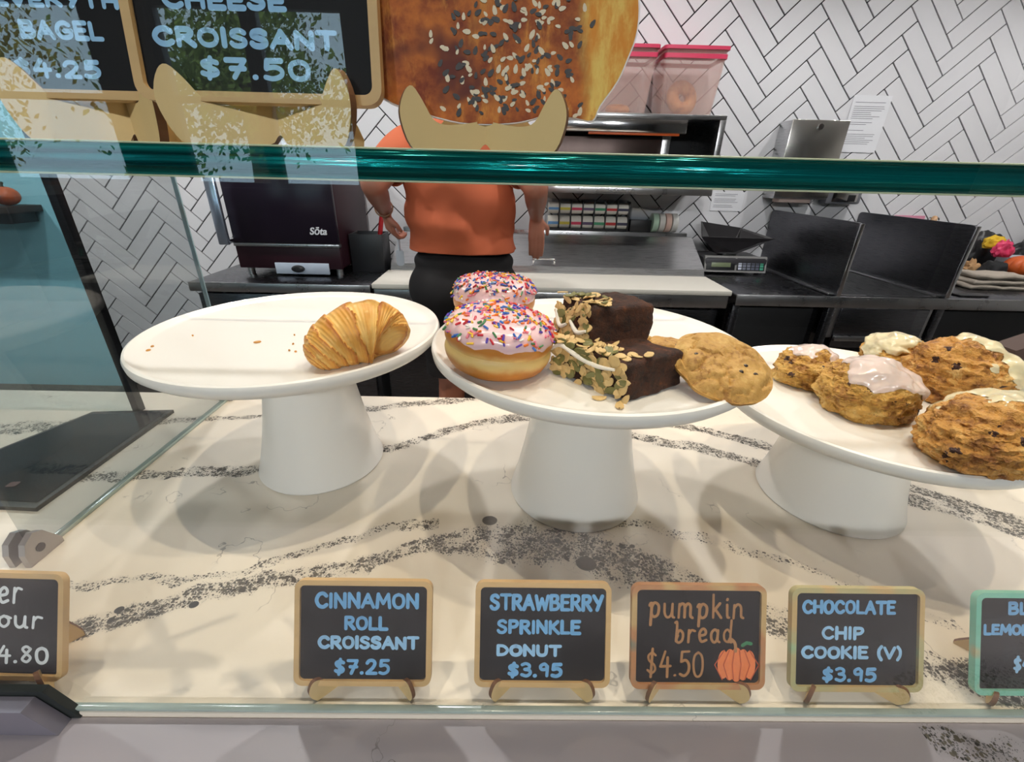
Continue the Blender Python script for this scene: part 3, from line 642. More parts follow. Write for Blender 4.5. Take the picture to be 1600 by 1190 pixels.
# ------------------------------------------------------------------ pastry materials
def crust_mat(name, dark, mid, lite, s1=40, s2=160, r=.45, bstr=.6, sp=None, aniso=None, bd=.0015):
    m, t, p = base(name); co = coords(t, 'Object', aniso)
    a = noise_n(t, co, s1, 4, .6); b = noise_n(t, co, s2, 5, .65)
    v = math_n(t, 'ADD', math_n(t, 'MULTIPLY', a, .6), math_n(t, 'MULTIPLY', b, .4))
    col = mixc(t, sstep(t, v, .36, .5), dark, mid); col = mixc(t, sstep(t, v, .5, .66), col, lite)
    if sp:
        dv = nd(t, 'ShaderNodeVectorMath'); dv.operation = 'MULTIPLY_ADD'; t.links.new(noise_n(t, co, 240, 3, .6, 1), dv.inputs[0]); dv.inputs[1].default_value = (.012, .012, .012); t.links.new(co, dv.inputs[2]); vn = voro_n(t, dv.outputs[0], sp[1]); sc = nd(t, 'ShaderNodeSeparateColor'); t.links.new(vn.outputs['Color'], sc.inputs[0])
        k = math_n(t, 'MULTIPLY', math_n(t, 'LESS_THAN', vn.outputs['Distance'], sp[2]), math_n(t, 'LESS_THAN', sc.outputs[0], sp[3])); col = mixc(t, k, col, sp[0])
    t.links.new(col, p.inputs['Base Color']); p.inputs['Roughness'].default_value = r
    p.inputs['Subsurface Weight'].default_value = .06; p.inputs['Subsurface Radius'].default_value = (.006, .003, .001); p.inputs['Subsurface Scale'].default_value = .4
    t.links.new(bump(t, math_n(t, 'ADD', b, math_n(t, 'MULTIPLY', noise_n(t, co, s2*4, 3), .4)), bstr, bd), p.inputs['Normal'])
    MATS[name] = m; return m
M_SCONE = crust_mat('golden_scone_crust', srgb(158, 104, 44), srgb(218, 168, 84), srgb(240, 206, 132), 34, 130, .5, .9, (srgb(72, 42, 30), 90, .34, .16), bd=.005)
M_SCONE_D = crust_mat('well_baked_scone_crust', srgb(134, 80, 34), srgb(212, 154, 76), srgb(240, 202, 130), 26, 110, .45, .9, (srgb(66, 36, 28), 85, .34, .16), bd=.005)
M_ICE_P = mat('pale_pink_icing', srgb(226, 206, 198), .22, var=.04, vscale=40, sub=.2, coat=.3)
M_ICE_Y = mat('pale_lemon_icing', srgb(226, 214, 178), .22, var=.05, vscale=40, sub=.2, coat=.3)
def blob(name, label, cat, c, axes, rot, m, seed, amp=.10, fine=.05, flat=.55, group=None, sub=5, ice=None):
    """lumpy baked body; ice = (material, direction, reach, thickness) adds a poured icing shell with drips"""
    e = thing(name, label, cat, c, rot, group)
    bm = BM(); bmesh.ops.create_icosphere(bm, subdivisions=sub, radius=1.0)
    A = Vector(axes); off = Vector((seed*7.3, seed*3.1, seed*1.7))
    def surf(d):
        k = 1+amp*fbm(d*1.4+off, 2)+fine*fbm(Vector((d.x*2.2, d.y*2.2, d.z*6))+off, 3)+fine*.5*fbm(d*8+off*2, 3)+fine*.28*fbm(Vector((d.x*13, d.y*13, d.z*24))+off, 2)
        q = Vector((d.x*A.x, d.y*A.y, d.z*A.z))*k
        if q.z < -A.z*flat: q.z = -A.z*flat+(q.z+A.z*flat)*.12
        return q
    dirs = [v.co.normalized() for v in bm.verts]
    for v, d in zip(bm.verts, dirs): v.co = surf(d)
    ice_bm = None
    if ice:
        im, idir, reach, th = ice; idir = Vector(idir).normalized()
        def mask(d): return d.dot(idir)-reach+.34*fbm(d*1.7+off*1.3, 2)+.10*fbm(d*4+off, 2)+.42*max(0.0, noise.noise(Vector((math.cos(math.atan2(d.y, d.x))*2.6, math.sin(math.atan2(d.y, d.x))*2.6, seed*1.9)))-.12)
        ice_bm = BM(); keep = {}
        bm.verts.ensure_lookup_table()
        mk = [mask(d) for d in dirs]
        for f in bm.faces:
            if max(mk[v.index] for v in f.verts) <= 0: continue
            vs = []
            for v in f.verts:
                if v.index not in keep:
                    d = dirs[v.index]; kk = max(0, min(1, mk[v.index]/.14)); kk = math.sqrt(kk)
                    o_ = -.0006+(th+.0012)*kk*(1+.25*fbm(d*3+off, 2))
                    keep[v.index] = ice_bm.verts.new(v.co+v.normal*0+d*o_)
                vs.append(keep[v.index])
            ice_bm.faces.new(vs)
    obj('crust', bm, m, e)
    if ice_bm:
        io = obj('icing', ice_bm, im, e); sm = io.modifiers.new('smooth', 'SMOOTH'); sm.iterations = 12; sm.factor = .5
    return e

# scones on the right stand: (pixel centre, half sizes in m, turn, look)
def ctr(px, py, zc): return at_z(px, py, zc)
SC = [
 ('raisin scone with thin pink icing at the left rim of the low stand', 1262, 577, (.037, .034, .026), .4, M_SCONE, (M_ICE_P, (.45, .1, .9), .62, .0018), 1),
 ('round raisin scone with dripping pink icing at the front of the low stand', 1352, 612, (.046, .041, .034), .1, M_SCONE, (M_ICE_P, (.30, -.12, .95), .52, .0026), 2),
 ('pale iced scone half hidden behind the front scone on the low stand', 1396, 555, (.036, .034, .027), .9, M_SCONE, (M_ICE_Y, (-.2, .5, .9), .55, .0018), 3),
 ('big golden scone with pale lemon icing at the back of the low stand', 1498, 588, (.049, .044, .042), -.2, M_SCONE_D, (M_ICE_Y, (.80, .0, .62), .50, .0026), 4),
 ('dark baked scone with lemon icing nearest the right edge of the low stand', 1545, 684, (.056, .043, .036), .35, M_SCONE_D, (M_ICE_Y, (.55, .55, .85), .66, .0022), 5),
]
for lab, px, py, ax, rz, m, ice, sd in SC:
    zc = ZP3+ax[2]*.585
    c = ctr(px, py, zc); blob('scone', lab, 'scone', c, ax, (0, 0, rz), m, sd, .13, .095, .55, 'scones on the low stand', 6, ice)
# ------------------------------------------------------------------ cookies
M_COOKIE = crust_mat('cookie_crust', srgb(150, 104, 46), srgb(190, 146, 76), srgb(208, 168, 98), 30, 240, .6, .5, None)
M_CHIP = mat('chocolate', (.035, .018, .012), .35, var=.2)
def cookie(label, c, r, th, rot, seed):
    e = thing('cookie', label, 'cookie', c, rot, 'chocolate chip cookies on the middle stand')
    bm = BM(); n = 96; m_ = 26; rings = []
    off = Vector((seed*5.1, seed*2.3, 0)); rnd = random.Random(seed)
    cracks = [(rnd.uniform(0, 2*PI), rnd.uniform(.3, .9), rnd.uniform(.5, 1.6)) for _ in range(9)]
    def hgt(x, y, q):
        w = (1-q**5)*th
        z = w*(1+.22*fbm(Vector((x*70, y*70, 0))+off, 3))
        v = noise.voronoi(Vector((x*62, y*62, seed)))[0]; g = v[1]-v[0]
        z -= .0034*max(0, 1-g/.13)*(.4+.6*q)*(1 if fbm(Vector((x*30, y*30, 3))+off, 2) > -.15 else .15)
        return z
    for k in range(m_+1):
        q = k/m_
        if k == 0: rings.append([bm.verts.new((0, 0, hgt(0, 0, 0)))]); continue
        R_ = []
        for i in range(n):
            a = 2*PI*i/n; rr = r*(1+.05*fbm(Vector((math.cos(a)*1.6, math.sin(a)*1.6, 0))+off, 3))
            x, y = q*rr*math.cos(a), q*rr*math.sin(a); R_.append(bm.verts.new((x, y, hgt(x, y, q) if k < m_ else th*.12)))
        rings.append(R_)
    R_ = [bm.verts.new((v.co.x*.97, v.co.y*.97, -th*.25)) for v in rings[-1]]; rings.append(R_); rings.append([bm.verts.new((0, 0, -th*.25))])
    for a, b in zip(rings[:-1], rings[1:]):
        for i in range(n):
            j = (i+1) % n
            if len(a) == 1: bm.faces.new((a[0], b[i], b[j]))
            elif len(b) == 1: bm.faces.new((a[i], a[j], b[0]))
            else: bm.faces.new((a[i], a[j], b[j], b[i]))
    obj('dough', bm, M_COOKIE, e)
    for k in range(4):
        a = rnd.uniform(0, 2*PI); q = rnd.uniform(.1, .8); x, y = r*q*math.cos(a), r*q*math.sin(a)
        bm = BM(); bmesh.ops.create_icosphere(bm, subdivisions=2, radius=.0017)
        for v in bm.verts: v.co = Vector((v.co.x*1.2, v.co.y*.9, v.co.z*.6))*(1+.3*fbm(v.co*500, 2))
        obj('chocolate_chip', bm, M_CHIP, e, (x, y, hgt(x, y, q)-.0003))
    return e
c = at_z(1128, 572, ZP2+.019); cookie('large cracked chocolate chip cookie leaning at the right edge of the middle stand', c, .0405, .010, (math.radians(24), math.radians(2), .05), 3)
c = at_z(1040, 552, ZP2+.004); cookie('flat chocolate chip cookie lying under the leaning cookie', c, .036, .010, (math.radians(3), 0, .8), 5)

# ------------------------------------------------------------------ donuts
def donut_mat():
    m, t, p = base('fried_dough'); co = coords(t); sep = nd(t, 'ShaderNodeSeparateXYZ'); t.links.new(co, sep.inputs[0])
    n = noise_n(t, co, 60, 4); z = math_n(t, 'ADD', sep.outputs[2], math_n(t, 'MULTIPLY', math_n(t, 'SUBTRACT', n, .5), .010))
    d = math_n(t, 'ABSOLUTE', math_n(t, 'ADD', z, .004)); k = math_n(t, 'SUBTRACT', 1.0, sstep(t, d, .001, .009))     # pale unfried waist of the dough
    col = mixc(t, k, mixc(t, noise_n(t, co, 30, 4), srgb(182, 106, 36), srgb(218, 150, 66)), srgb(232, 198, 128))
    t.links.new(col, p.inputs['Base Color']); p.inputs['Roughness'].default_value = .4
    p.inputs['Subsurface Weight'].default_value = .08; p.inputs['Subsurface Radius'].default_value = (.008, .004, .001); p.inputs['Subsurface Scale'].default_value = .4
    t.links.new(bump(t, noise_n(t, co, 220, 4), .25, .001), p.inputs['Normal']); return m
M_DONUT = donut_mat(); M_PINK = mat('pink_icing', srgb(242, 204, 208), .25, var=.04, vscale=50, coat=.3, sub=.15)
SPR = [mat('sprinkle_'+n, c_, .3, var=.05) for n, c_ in (('orange', srgb(236, 120, 40)), ('yellow', srgb(244, 200, 60)), ('violet', srgb(96, 70, 180)), ('blue', srgb(48, 110, 196)), ('red', srgb(206, 44, 60)), ('white', srgb(244, 236, 228)), ('green', srgb(80, 140, 90)), ('pink', srgb(236, 130, 150)))]
def donut(label, c, r, h, rot, seed, nspr):
    e = thing('donut', label, 'donut', c, rot, 'pink sprinkle donuts on the middle stand')
    off = Vector((seed*3.7, seed, 0))
    prof = [(0, -h*.98), (r*.55, -h), (r*.80, -h*.93), (r*.93, -h*.66), (r*.985, -h*.34), (r*.972, -h*.14), (r*.945, -h*.05), (r*.978, .05*h), (r*1.0, h*.24), (r*.985, h*.46), (r*.93, h*.68), (r*.82, h*.86), (r*.62, h*.97), (r*.35, h*1.0), (0, h*.99)]
    prof = [(v.x, v.y) for v in catmull([Vector((a, b, 0)) for a, b in prof], 3)]; prof[0] = (0, prof[0][1]); prof[-1] = (0, prof[-1][1])
    prof = [(max(0, a), b) for a, b in prof]
    def warp(v):
        d = Vector((v.x, v.y, 0)); k = 1+.035*fbm(Vector((v.x*26, v.y*26, 1))+off, 3)
        return Vector((v.x*k, v.y*k, v.z*(1+.05*fbm(Vector((v.x*22, v.y*22, 5))+off, 2))))
    bm = BM(); lathe(bm, prof, 80)
    for v in bm.verts: v.co = warp(v.co)
    obj('dough', bm, M_DONUT, e)
    # icing cap with an uneven rim
    bm = BM(); n = 110; rows = 22; rings = []
    ip = [(a, b) for a, b in prof if b > -.0*h][::-1]
    def along(s):
        s = min(.9999, max(0, s))*(len(ip)-1); k = int(s); f = s-k; return ip[k][0]*(1-f)+ip[k+1][0]*f, ip[k][1]*(1-f)+ip[k+1][1]*f
    for k in range(rows+1):
        q = k/rows; R_ = []
        for i in range(n):
            a = 2*PI*i/n; lim = .76+.09*fbm(Vector((math.cos(a)*2.2, math.sin(a)*2.2, 2))+off, 3)
            rr, zz = along(q*lim); th = .0019*(1-q**6)-.0004*(q > .99)
            v = warp(Vector((rr*math.cos(a), rr*math.sin(a), zz))); nn = Vector((math.cos(a)*rr/r*.8, math.sin(a)*rr/r*.8, .75)).normalized()
            R_.append(bm.verts.new(v+nn*(th+.0003*fbm(v*160, 2))))
        rings.append(R_)
    for a, b in zip(rings[:-1], rings[1:]):
        for i in range(n): bm.faces.new((a[i], a[(i+1) % n], b[(i+1) % n], b[i]))
    bmesh.ops.remove_doubles(bm, verts=rings[0], dist=1e-4)
    ic = obj('icing', bm, M_PINK, e)
    rnd = random.Random(seed*11); per = [BM() for _ in SPR]
    for k in range(nspr):
        a = rnd.uniform(0, 2*PI); q = rnd.uniform(0, 1)**.62; qq = 0
        while qq < .97 and along(qq*.92)[0] < q*r*.96: qq += .02
        if rnd.random() < .28: qq = rnd.uniform(.45, .80)
        rr, zz = along(qq*.92)
        v = warp(Vector((rr*math.cos(a), rr*math.sin(a), zz))); nn = Vector((math.cos(a)*rr/r*.7, math.sin(a)*rr/r*.7, .75)).normalized()
        t_ = nn.orthogonal().normalized(); t_.rotate(Matrix.Rotation(rnd.uniform(0, 2*PI), 3, nn)); t_ = (t_+nn*rnd.uniform(-.25, .35)).normalized()
        L = rnd.uniform(.0030, .0062); rad = rnd.uniform(.0008, .0011); p = v+nn*(.0021+rnd.uniform(0, .0009)); b_ = per[rnd.randrange(len(SPR))]
        tube(b_, [p-t_*L/2, p-t_*L*.42, p+t_*L*.42, p+t_*L/2], rad, 6, [rad*.5, rad, rad, rad*.5])
    for b_, m_ in zip(per, SPR):
        s_ = obj('sprinkles', b_, m_, e); s_['kind'] = 'stuff'
    return e
hd = .0235
c = at_z(780, 531, ZP2+hd+.003); donut('pink iced sprinkle donut nearest the rim of the middle stand', c, 84/ppm(c), hd, (math.radians(3), math.radians(5), .3), 2, 360)
rf = 84/ppm(c); c2 = at_z(771, 488, ZP2+.029); donut('pink iced sprinkle donut tucked behind the front donut', Vector((c2.x, max(c2.y, c.y+.103), ZP2+.0295)), 67/ppm(c2), .0275, (math.radians(0), 0, 1.1), 4, 400)

# ------------------------------------------------------------------ croissant
def croissant():
    m, t, p = base('laminated_croissant_crust')
    at = nd(t, 'ShaderNodeAttribute'); at.attribute_name = 'layer'
    co = coords(t); n = noise_n(t, co, 45, 5, .65); n2 = noise_n(t, co, 150, 4)
    l = math_n(t, 'ADD', at.outputs['Fac'], math_n(t, 'MULTIPLY', math_n(t, 'SUBTRACT', n, .5), .9))
    col = mixc(t, sstep(t, l, .05, .55), srgb(238, 194, 112), srgb(222, 160, 72)); col = mixc(t, sstep(t, l, .6, 1.05), col, srgb(186, 110, 46))
    col = mixc(t, sstep(t, n2, .58, .72), col, srgb(236, 192, 112))
    t.links.new(col, p.inputs['Base Color']); p.inputs['Roughness'].default_value = .46
    w = nd(t, 'ShaderNodeTexWave'); w.inputs['Scale'].default_value = 1.0; w.bands_direction = 'X'; w.inputs['Distortion'].default_value = 2.5; w.inputs['Detail'].default_value = 3
    a2 = nd(t, 'ShaderNodeAttribute'); a2.attribute_name = 'along'; cx = nd(t, 'ShaderNodeCombineXYZ'); t.links.new(math_n(t, 'MULTIPLY', a2.outputs['Fac'], 14.0), cx.inputs[0]); t.links.new(math_n(t, 'MULTIPLY', n, 1.2), cx.inputs[1]); t.links.new(cx.outputs[0], w.inputs[0])
    hh = math_n(t, 'ADD', math_n(t, 'MULTIPLY', w.outputs['Fac'], .6), math_n(t, 'MULTIPLY', n2, .5))
    t.links.new(bump(t, hh, .38, .0016), p.inputs['Normal'])
    c = at_z(552, 522, ZP1+.026)
    e = thing('croissant', 'golden flaky croissant at the right rim of the tall stand', 'croissant', (c.x, c.y, ZP1), (0, 0, 0))
    bm = BM(); la = bm.verts.layers.float.new('layer'); lb = bm.verts.layers.float.new('along')
    axis = catmull([Vector((-.040, -.036, .010)), Vector((-.033, -.029, .015)), Vector((-.018, -.013, .025)), Vector((.004, .004, .031)), Vector((.024, .012, .029)), Vector((.038, .012, .023)), Vector((.046, .006, .017))], 18)
    N = len(axis); n = 90; rings = []
    edges = [.05, .10, .16, .23, .31, .40, .52, .70, .82, .92]
    rad_k = [(0, .004), (.03, .010), (.10, .0165), (.22, .0255), (.36, .0330), (.50, .0380), (.64, .0395), (.78, .0360), (.90, .0270), (.97, .0150), (1.0, .003)]
    def rad_at(s):
        for (a0, r0), (a1, r1) in zip(rad_k[:-1], rad_k[1:]):
            if s <= a1: f = (s-a0)/(a1-a0); f = f*f*(3-2*f)*.3+f*.7; return r0+(r1-r0)*f
        return rad_k[-1][1]
    for k, p_ in enumerate(axis):
        s = k/(N-1); d = (axis[min(k+1, N-1)]-axis[max(k-1, 0)]).normalized(); side = d.cross(Vector((0, 0, 1))).normalized(); up = side.cross(d)
        R_ = []
        for i in range(n):
            a = 2*PI*i/n; sa = s+.05*math.sin(a+.8)+.02*fbm(Vector((math.cos(a)*1.5, math.sin(a)*1.5, s*5)), 3)
            lo = max([x for x in edges if x <= sa], default=0); hi = min([x for x in edges if x > sa], default=1.0); f = (sa-lo)/max(1e-4, hi-lo)
            g = f if sa < .60 else 1-f                      # every wrap is proud at its lip and steps down to the next towards the tips
            r0 = rad_at(s); r = r0*(1-.055*(1-g)**2.5)+min(r0, .02)*.05*(g-.5)
            r *= 1+.035*fbm(Vector((s*9, math.cos(a)*2, math.sin(a)*2)), 3)
            q = p_+(side*math.cos(a)+up*math.sin(a))*r
            if q.z < .0006: q.z = .0006+(q.z-.0006)*.03
            q = q*.82; v = bm.verts.new(q); v[la] = g; v[lb] = s; R_.append(v)
        rings.append(R_)
    for A, B_ in zip(rings[:-1], rings[1:]):
        for i in range(n): bm.faces.new((A[i], A[(i+1) % n], B_[(i+1) % n], B_[i]))
    bm.faces.new(rings[0][::-1]); bm.faces.new(rings[-1])
    obj('crust', bm, m, e)
croissant()
M_CRUMB = mat('pastry_crumb', srgb(206, 146, 70), .6, var=.2, vscale=300)
rnd = random.Random(5)
for k, (px, py, s) in enumerate(((402, 534, .0062), (232, 547, .0035), (238, 541, .003), (301, 524, .002), (458, 537, .0022), (452, 547, .0025), (462, 549, .002), (460, 523, .0018))):
    c = at_z(px, py, ZP1+.0008); bm = BM(); bmesh.ops.create_icosphere(bm, subdivisions=2, radius=1)
    for v in bm.verts: v.co = Vector((v.co.x*s*.6, v.co.y*s*.42, v.co.z*.0011))*(1+.45*fbm(v.co*2+Vector((k, 0, 0)), 2))
    o = obj('croissant_crumb', bm, M_CRUMB, None, (c.x, c.y, ZP1+.0009), (0, 0, rnd.uniform(0, 6)))
    tag(o, ['largest golden crumb in the middle of the tall stand', 'yellowish crumb at the left rim of the tall stand'][k] if k < 2 else ('tiny crumb just above the yellowish crumb at the left rim', 'lone speck of crumb halfway between left rim and the largest crumb', 'upper crumb of the three beside the croissant tip', 'leftmost crumb of the three beside the croissant tip', 'lowest crumb of the three beside the croissant tip', 'faint crumb touching the left side of the croissant')[k-2], 'crumb', 'crumbs on the tall stand')

# ------------------------------------------------------------------ pumpkin bread
M_BREAD = crust_mat('dark_pumpkin_bread_crumb', srgb(34, 15, 7), srgb(68, 33, 14), srgb(114, 62, 28), 60, 300, .75, .9, (srgb(30, 12, 6), 260, .3, .4), bd=.003)
M_OAT = mat('toasted_oat', srgb(222, 188, 128), .55, var=.16, vscale=200, bmp=.3, bscale=900)
M_PEPITA = mat('green_pumpkin_seed', srgb(126, 122, 72), .4, var=.16, vscale=200)
M_COCO = mat('white_coconut', srgb(240, 234, 222), .45, var=.04, vscale=200)
def flake(bm, c, n, t_, l, w, h, curl=0):
    b_ = n.cross(t_).normalized(); rings = []
    lv = [(-1, .12), (-.8, .62), (-.35, .98), (.1, 1.0), (.55, .78), (.85, .42), (1, .08)]
    top = []; bot = []
    for u, v in lv:
        z = curl*(u*u)*h*2
        for s in (-1, 0, 1):
            top.append(bm.verts.new(c+t_*u*l+b_*s*v*w+n*(z+h*(1 if s == 0 else .35))))
            bot.append(bm.verts.new(c+t_*u*l+b_*s*v*w+n*(z-h*.4)))
    for k in range(len(lv)-1):
        for s in range(2):
            a = k*3+s; bm.faces.new((top[a], top[a+1], top[a+4], top[a+3])); bm.faces.new((bot[a], bot[a+3], bot[a+4], bot[a+1]))
        for s in (0, 2):
            a = k*3+s; bm.faces.new((top[a], top[a+3], bot[a+3], bot[a]))
def bread(label, o_, e1, e2, up, seed, nseed, seedsides, strips):
    """parallelepiped slice: near lower corner o_, e1 along the seeded face, e2 along the cut face"""
    e = thing('pumpkin_bread_slice', label, 'bread', o_, (0, 0, 0), 'pumpkin bread slices on the middle stand')
    bm = BM(); bmesh.ops.create_cube(bm, size=1.0); bmesh.ops.subdivide_edges(bm, edges=bm.edges[:], cuts=23, use_grid_fill=True)
    off = Vector((seed*4.4, seed, 0))
    def mp(v):   # rounded unit cube to the slice
        q = Vector((max(-.5, min(.5, v.x)), max(-.5, min(.5, v.y)), max(-.5, min(.5, v.z))))
        c_ = Vector([max(-.42, min(.42, x)) for x in q]); d = q-c_
        if d.length > 1e-6: q = c_+d.normalized()*min(d.length, .08)
        return e1*(q.x+.5)+e2*(q.y+.5)+up*(q.z+.5)
    ctr_ = (e1+e2+up)*.5
    for v in bm.verts:
        p_ = mp(v.co); d = (p_-ctr_).normalized()
        v.co = p_+d*(.0016*fbm(p_*120+off, 4)+.0022*fbm(p_*45+off, 2))
    obj('crumb', bm, M_BREAD, e)
    rnd = random.Random(seed); bo = BM(); bp = BM()
    n1 = e1.cross(up).normalized();  n1 = n1 if n1.dot(e2) < 0 else -n1       # outward of the seeded face
    for k in range(nseed):
        u, v = rnd.random(), rnd.random()
        if rnd.random() < seedsides: c_ = e1*u+up*v; nn = n1
        else: c_ = e1*u+e2*(rnd.random()**1.6*.45)+up; nn = (up.normalized()+n1*.3).normalized()
        nn = (nn+Vector((rnd.uniform(-.35, .35), rnd.uniform(-.35, .35), rnd.uniform(-.35, .35)))).normalized()
        t_ = nn.orthogonal().normalized(); t_.rotate(Matrix.Rotation(rnd.uniform(0, 6.28), 3, nn))
        c_ = c_+nn*rnd.uniform(.0004, .003)
        if rnd.random() < .8: flake(bo, c_, nn, t_, rnd.uniform(.0035, .0065), rnd.uniform(.0024, .0042), .0008, rnd.uniform(-.6, .8))
        else: flake(bp, c_, nn, t_, rnd.uniform(.0055, .0075), rnd.uniform(.003, .0042), .0012, 0)
    s_ = obj('oat_flakes', bo, M_OAT, e); s_['kind'] = 'stuff'; s_ = obj('pumpkin_seeds', bp, M_PEPITA, e); s_['kind'] = 'stuff'
    for pts in strips:
        bm = BM(); P = catmull([e1*a+up*b+n1*.0035 for a, b in pts], 6)
        tube(bm, P, .0016, 8, [.0012+.0009*math.sin(PI*k/(len(P)-1)) for k in range(len(P))]); obj('coconut_strip', bm, M_COCO, e)
    return e
o_ = at_z(978, 629, ZP2+.0005); l_ = at_z(866, 580, ZP2+.0005); r_ = at_z(1066, 602, ZP2+.0005)
bread('lower pumpkin bread slice with oats, seeds and a long coconut strip, nearest the rim', o_, l_-o_, r_-o_, Vector((-.002, .004, .030)), 3, 150, .72, [[(.12, .80), (.35, .72), (.6, .78), (.85, .92), (1.0, .70)]])
o2 = at_z(912, 562, ZP2+.016); l2 = at_z(872, 538, ZP2+.016); r2 = at_z(1012, 552, ZP2+.016)
bread('upper pumpkin bread slice leaning tilted on the lower slice behind', o2, (l2-o2)*1.2, r2-o2, Vector((.006, .012, .042)), 8, 110, .6, [[(.0, .55), (.25, .45), (.5, .6)], [(.6, .5), (.8, .42), (1.0, .7)]])
for k, (px, py) in enumerate(((936, 622), (968, 634))):
    c = at_z(px, py, ZP2+.001); bm = BM(); flake(bm, Vector((0, 0, 0)), Vector((0, 0, 1)), Vector((1, 0, 0)), .0058, .0034, .0012, .4)
    tag(obj('fallen_oat', bm, M_OAT, None, (c.x, c.y, ZP2+.001), (0, 0, k*1.3)), ['single oat flake fallen below the pumpkin bread on the middle stand', 'smaller oat flake on the plate rim below the pumpkin bread'][k], 'oat', 'fallen oats')

# ------------------------------------------------------------------ back kitchen: counters
M_WHITEPOLY = mat('white_cutting_board', srgb(226, 220, 208), .5, var=.03, vscale=8, bmp=.08, bscale=120)
M_SHADE_IN = mat('shade_black_inside', (.012, .012, .014), .6, var=.2)  # near-black puts the shade inside cabinets into the colour
YF, YW, ZT = 2.05, Y1-.012, .90
# left counter
lc = thing('steel_counter', 'long stainless counter carrying the dark oven on the left', 'counter', (-1.06, 2.4, 0))
def pt(par, n, lo, hi, m, bev=.003, rot=None): return boxo(n, Vector(lo)-par.location, Vector(hi)-par.location, m, par, bev, rot=rot)
pt(lc, 'worktop', (-1.48, 2.06, ZT-.04), (-.64, YW, ZT), M_STEEL_D, .004)
pt(lc, 'front_edge', (-1.48, 2.052, ZT-.042), (-.64, 2.06, ZT+.001), M_STEEL_H, .002)
for a in (-1.46, -1.06):
    d = pt(lc, 'cabinet_door', (a, 2.075, .12), (a+.39, 2.095, ZT-.055), M_STEEL_D, .004); boxo('handle', (.12, -.035, .27), (.14, -.01, .33), M_STEEL, d, .003)
pt(lc, 'carcass', (-1.46, 2.10, .1), (-.65, YW, ZT-.045), M_SHADE_IN, 0)
for a in (-1.44, -.72): pt(lc, 'leg', (a, 2.12, 0), (a+.04, 2.16, .1), M_STEEL, .002)

# prep table with cutting board
pt_ = thing('prep_table', 'refrigerated stainless prep table with white cutting board behind the person', 'prep table', (.22, 2.4, 0))
pt(pt_, 'cutting_board', (-.63, 2.045, ZT-.012), (1.055, 2.36, ZT+.012), M_WHITEPOLY, .004)
pt(pt_, 'front_rail', (-.625, 2.055, ZT-.075), (1.05, 2.10, ZT-.014), M_STEEL_H, .006)
pt(pt_, 'carcass', (-.62, 2.14, .12), (1.045, YW, ZT-.016), M_STEEL_D, .004)
for a, b in ((-.61, -.06), (-.05, .50), (.51, 1.04)):
    d = pt(pt_, 'door', (a, 2.115, .14), (b, 2.14, ZT-.10), M_STEEL_D, .005)
    boxo('handle', ((b-a)/2-.18, -.03, .22), ((b-a)/2-.04, -.012, .27), M_BLACK, d, .004)
for a in (-.6, 1.0): pt(pt_, 'caster', (a, 2.2, 0), (a+.04, 2.25, .12), M_BLACK, .01)
bm = BM(); prism(bm, [(2.36, .915), (2.375, .945), (2.62, 1.075), (2.66, 1.075), (2.66, .89), (2.36, .89)], 1.66, Matrix(((0, 0, 1, -.615), (1, 0, 0, 0), (0, 1, 0, 0), (0, 0, 0, 1))))
bmesh.ops.translate(bm, verts=bm.verts[:], vec=-pt_.location); obj('lid', bm, M_STEEL_H, pt_, smooth=False)
pt(pt_, 'rear_rail', (-.6, 2.66, 1.0), (1.03, 2.70, 1.095), M_STEEL_H, .003)
bm = BM(); hx = .19; tube(bm, catmull([Vector((hx-.055, 2.385, .952)), Vector((hx-.055, 2.372, .972)), Vector((hx-.045, 2.375, .983)), Vector((hx+.045, 2.375, .983)), Vector((hx+.055, 2.372, .972)), Vector((hx+.055, 2.385, .952))], 5), .006, 10)
bmesh.ops.translate(bm, verts=bm.verts[:], vec=-pt_.location); obj('lid_handle', bm, M_CHROME, pt_)
tg = pt(pt_, 'price_tag', (-.565, 2.108, .62), (-.53, 2.113, .67), mat('red_tag', srgb(206, 90, 96), .6), 0)

# right counter, splash guards and hand sink
rc = thing('sink_counter', 'stainless counter with a hand sink set between tall splash guards', 'counter', (2.1, 2.4, 0))
pt(rc, 'worktop', (1.07, 2.03, ZT-.012), (1.545, YW, ZT), M_STEEL_D, .003)
pt(rc, 'worktop', (2.06, 2.03, ZT-.012), (3.6, YW, ZT), M_STEEL_D, .003)
pt(rc, 'front_edge', (1.07, 2.022, ZT-.05), (3.6, 2.032, ZT+.002), M_STEEL_H, .003)
for x in (1.545, 2.06):
    bm = BM(); prism(bm, rrect(.72, .325, .02, 4), .014, Matrix(((0, 0, 1, 0), (1, 0, 0, 0), (0, 1, 0, 0), (0, 0, 0, 1)))); o = obj('splash_guard', bm, M_STEEL_D, rc, Vector((x-.007, 2.392, 1.0635))-rc.location)
    bm = BM(); box(bm, (-.008, -.004, -.16), (.010, .004, .16), .002); obj('bright_edge', bm, M_CHROME, o, (.007, -.362, 0))
    bm = BM(); box(bm, (-.02, -.34, -.004), (.01, .34, .006), .003); obj('foot_rail', bm, M_STEEL, o, (-.006, 0, -.157))
bm = BM(); box(bm, (1.56, 2.06, ZT-.2), (2.05, 2.08, ZT)); box(bm, (1.56, 2.66, ZT-.2), (2.05, 2.68, ZT)); box(bm, (1.56, 2.08, ZT-.2), (1.58, 2.66, ZT)); box(bm, (2.03, 2.08, ZT-.2), (2.05, 2.66, ZT)); box(bm, (1.56, 2.06, ZT-.21), (2.05, 2.68, ZT-.2))
bmesh.ops.translate(bm, verts=bm.verts[:], vec=-rc.location); obj('sink_basin', bm, M_STEEL, rc, smooth=False)
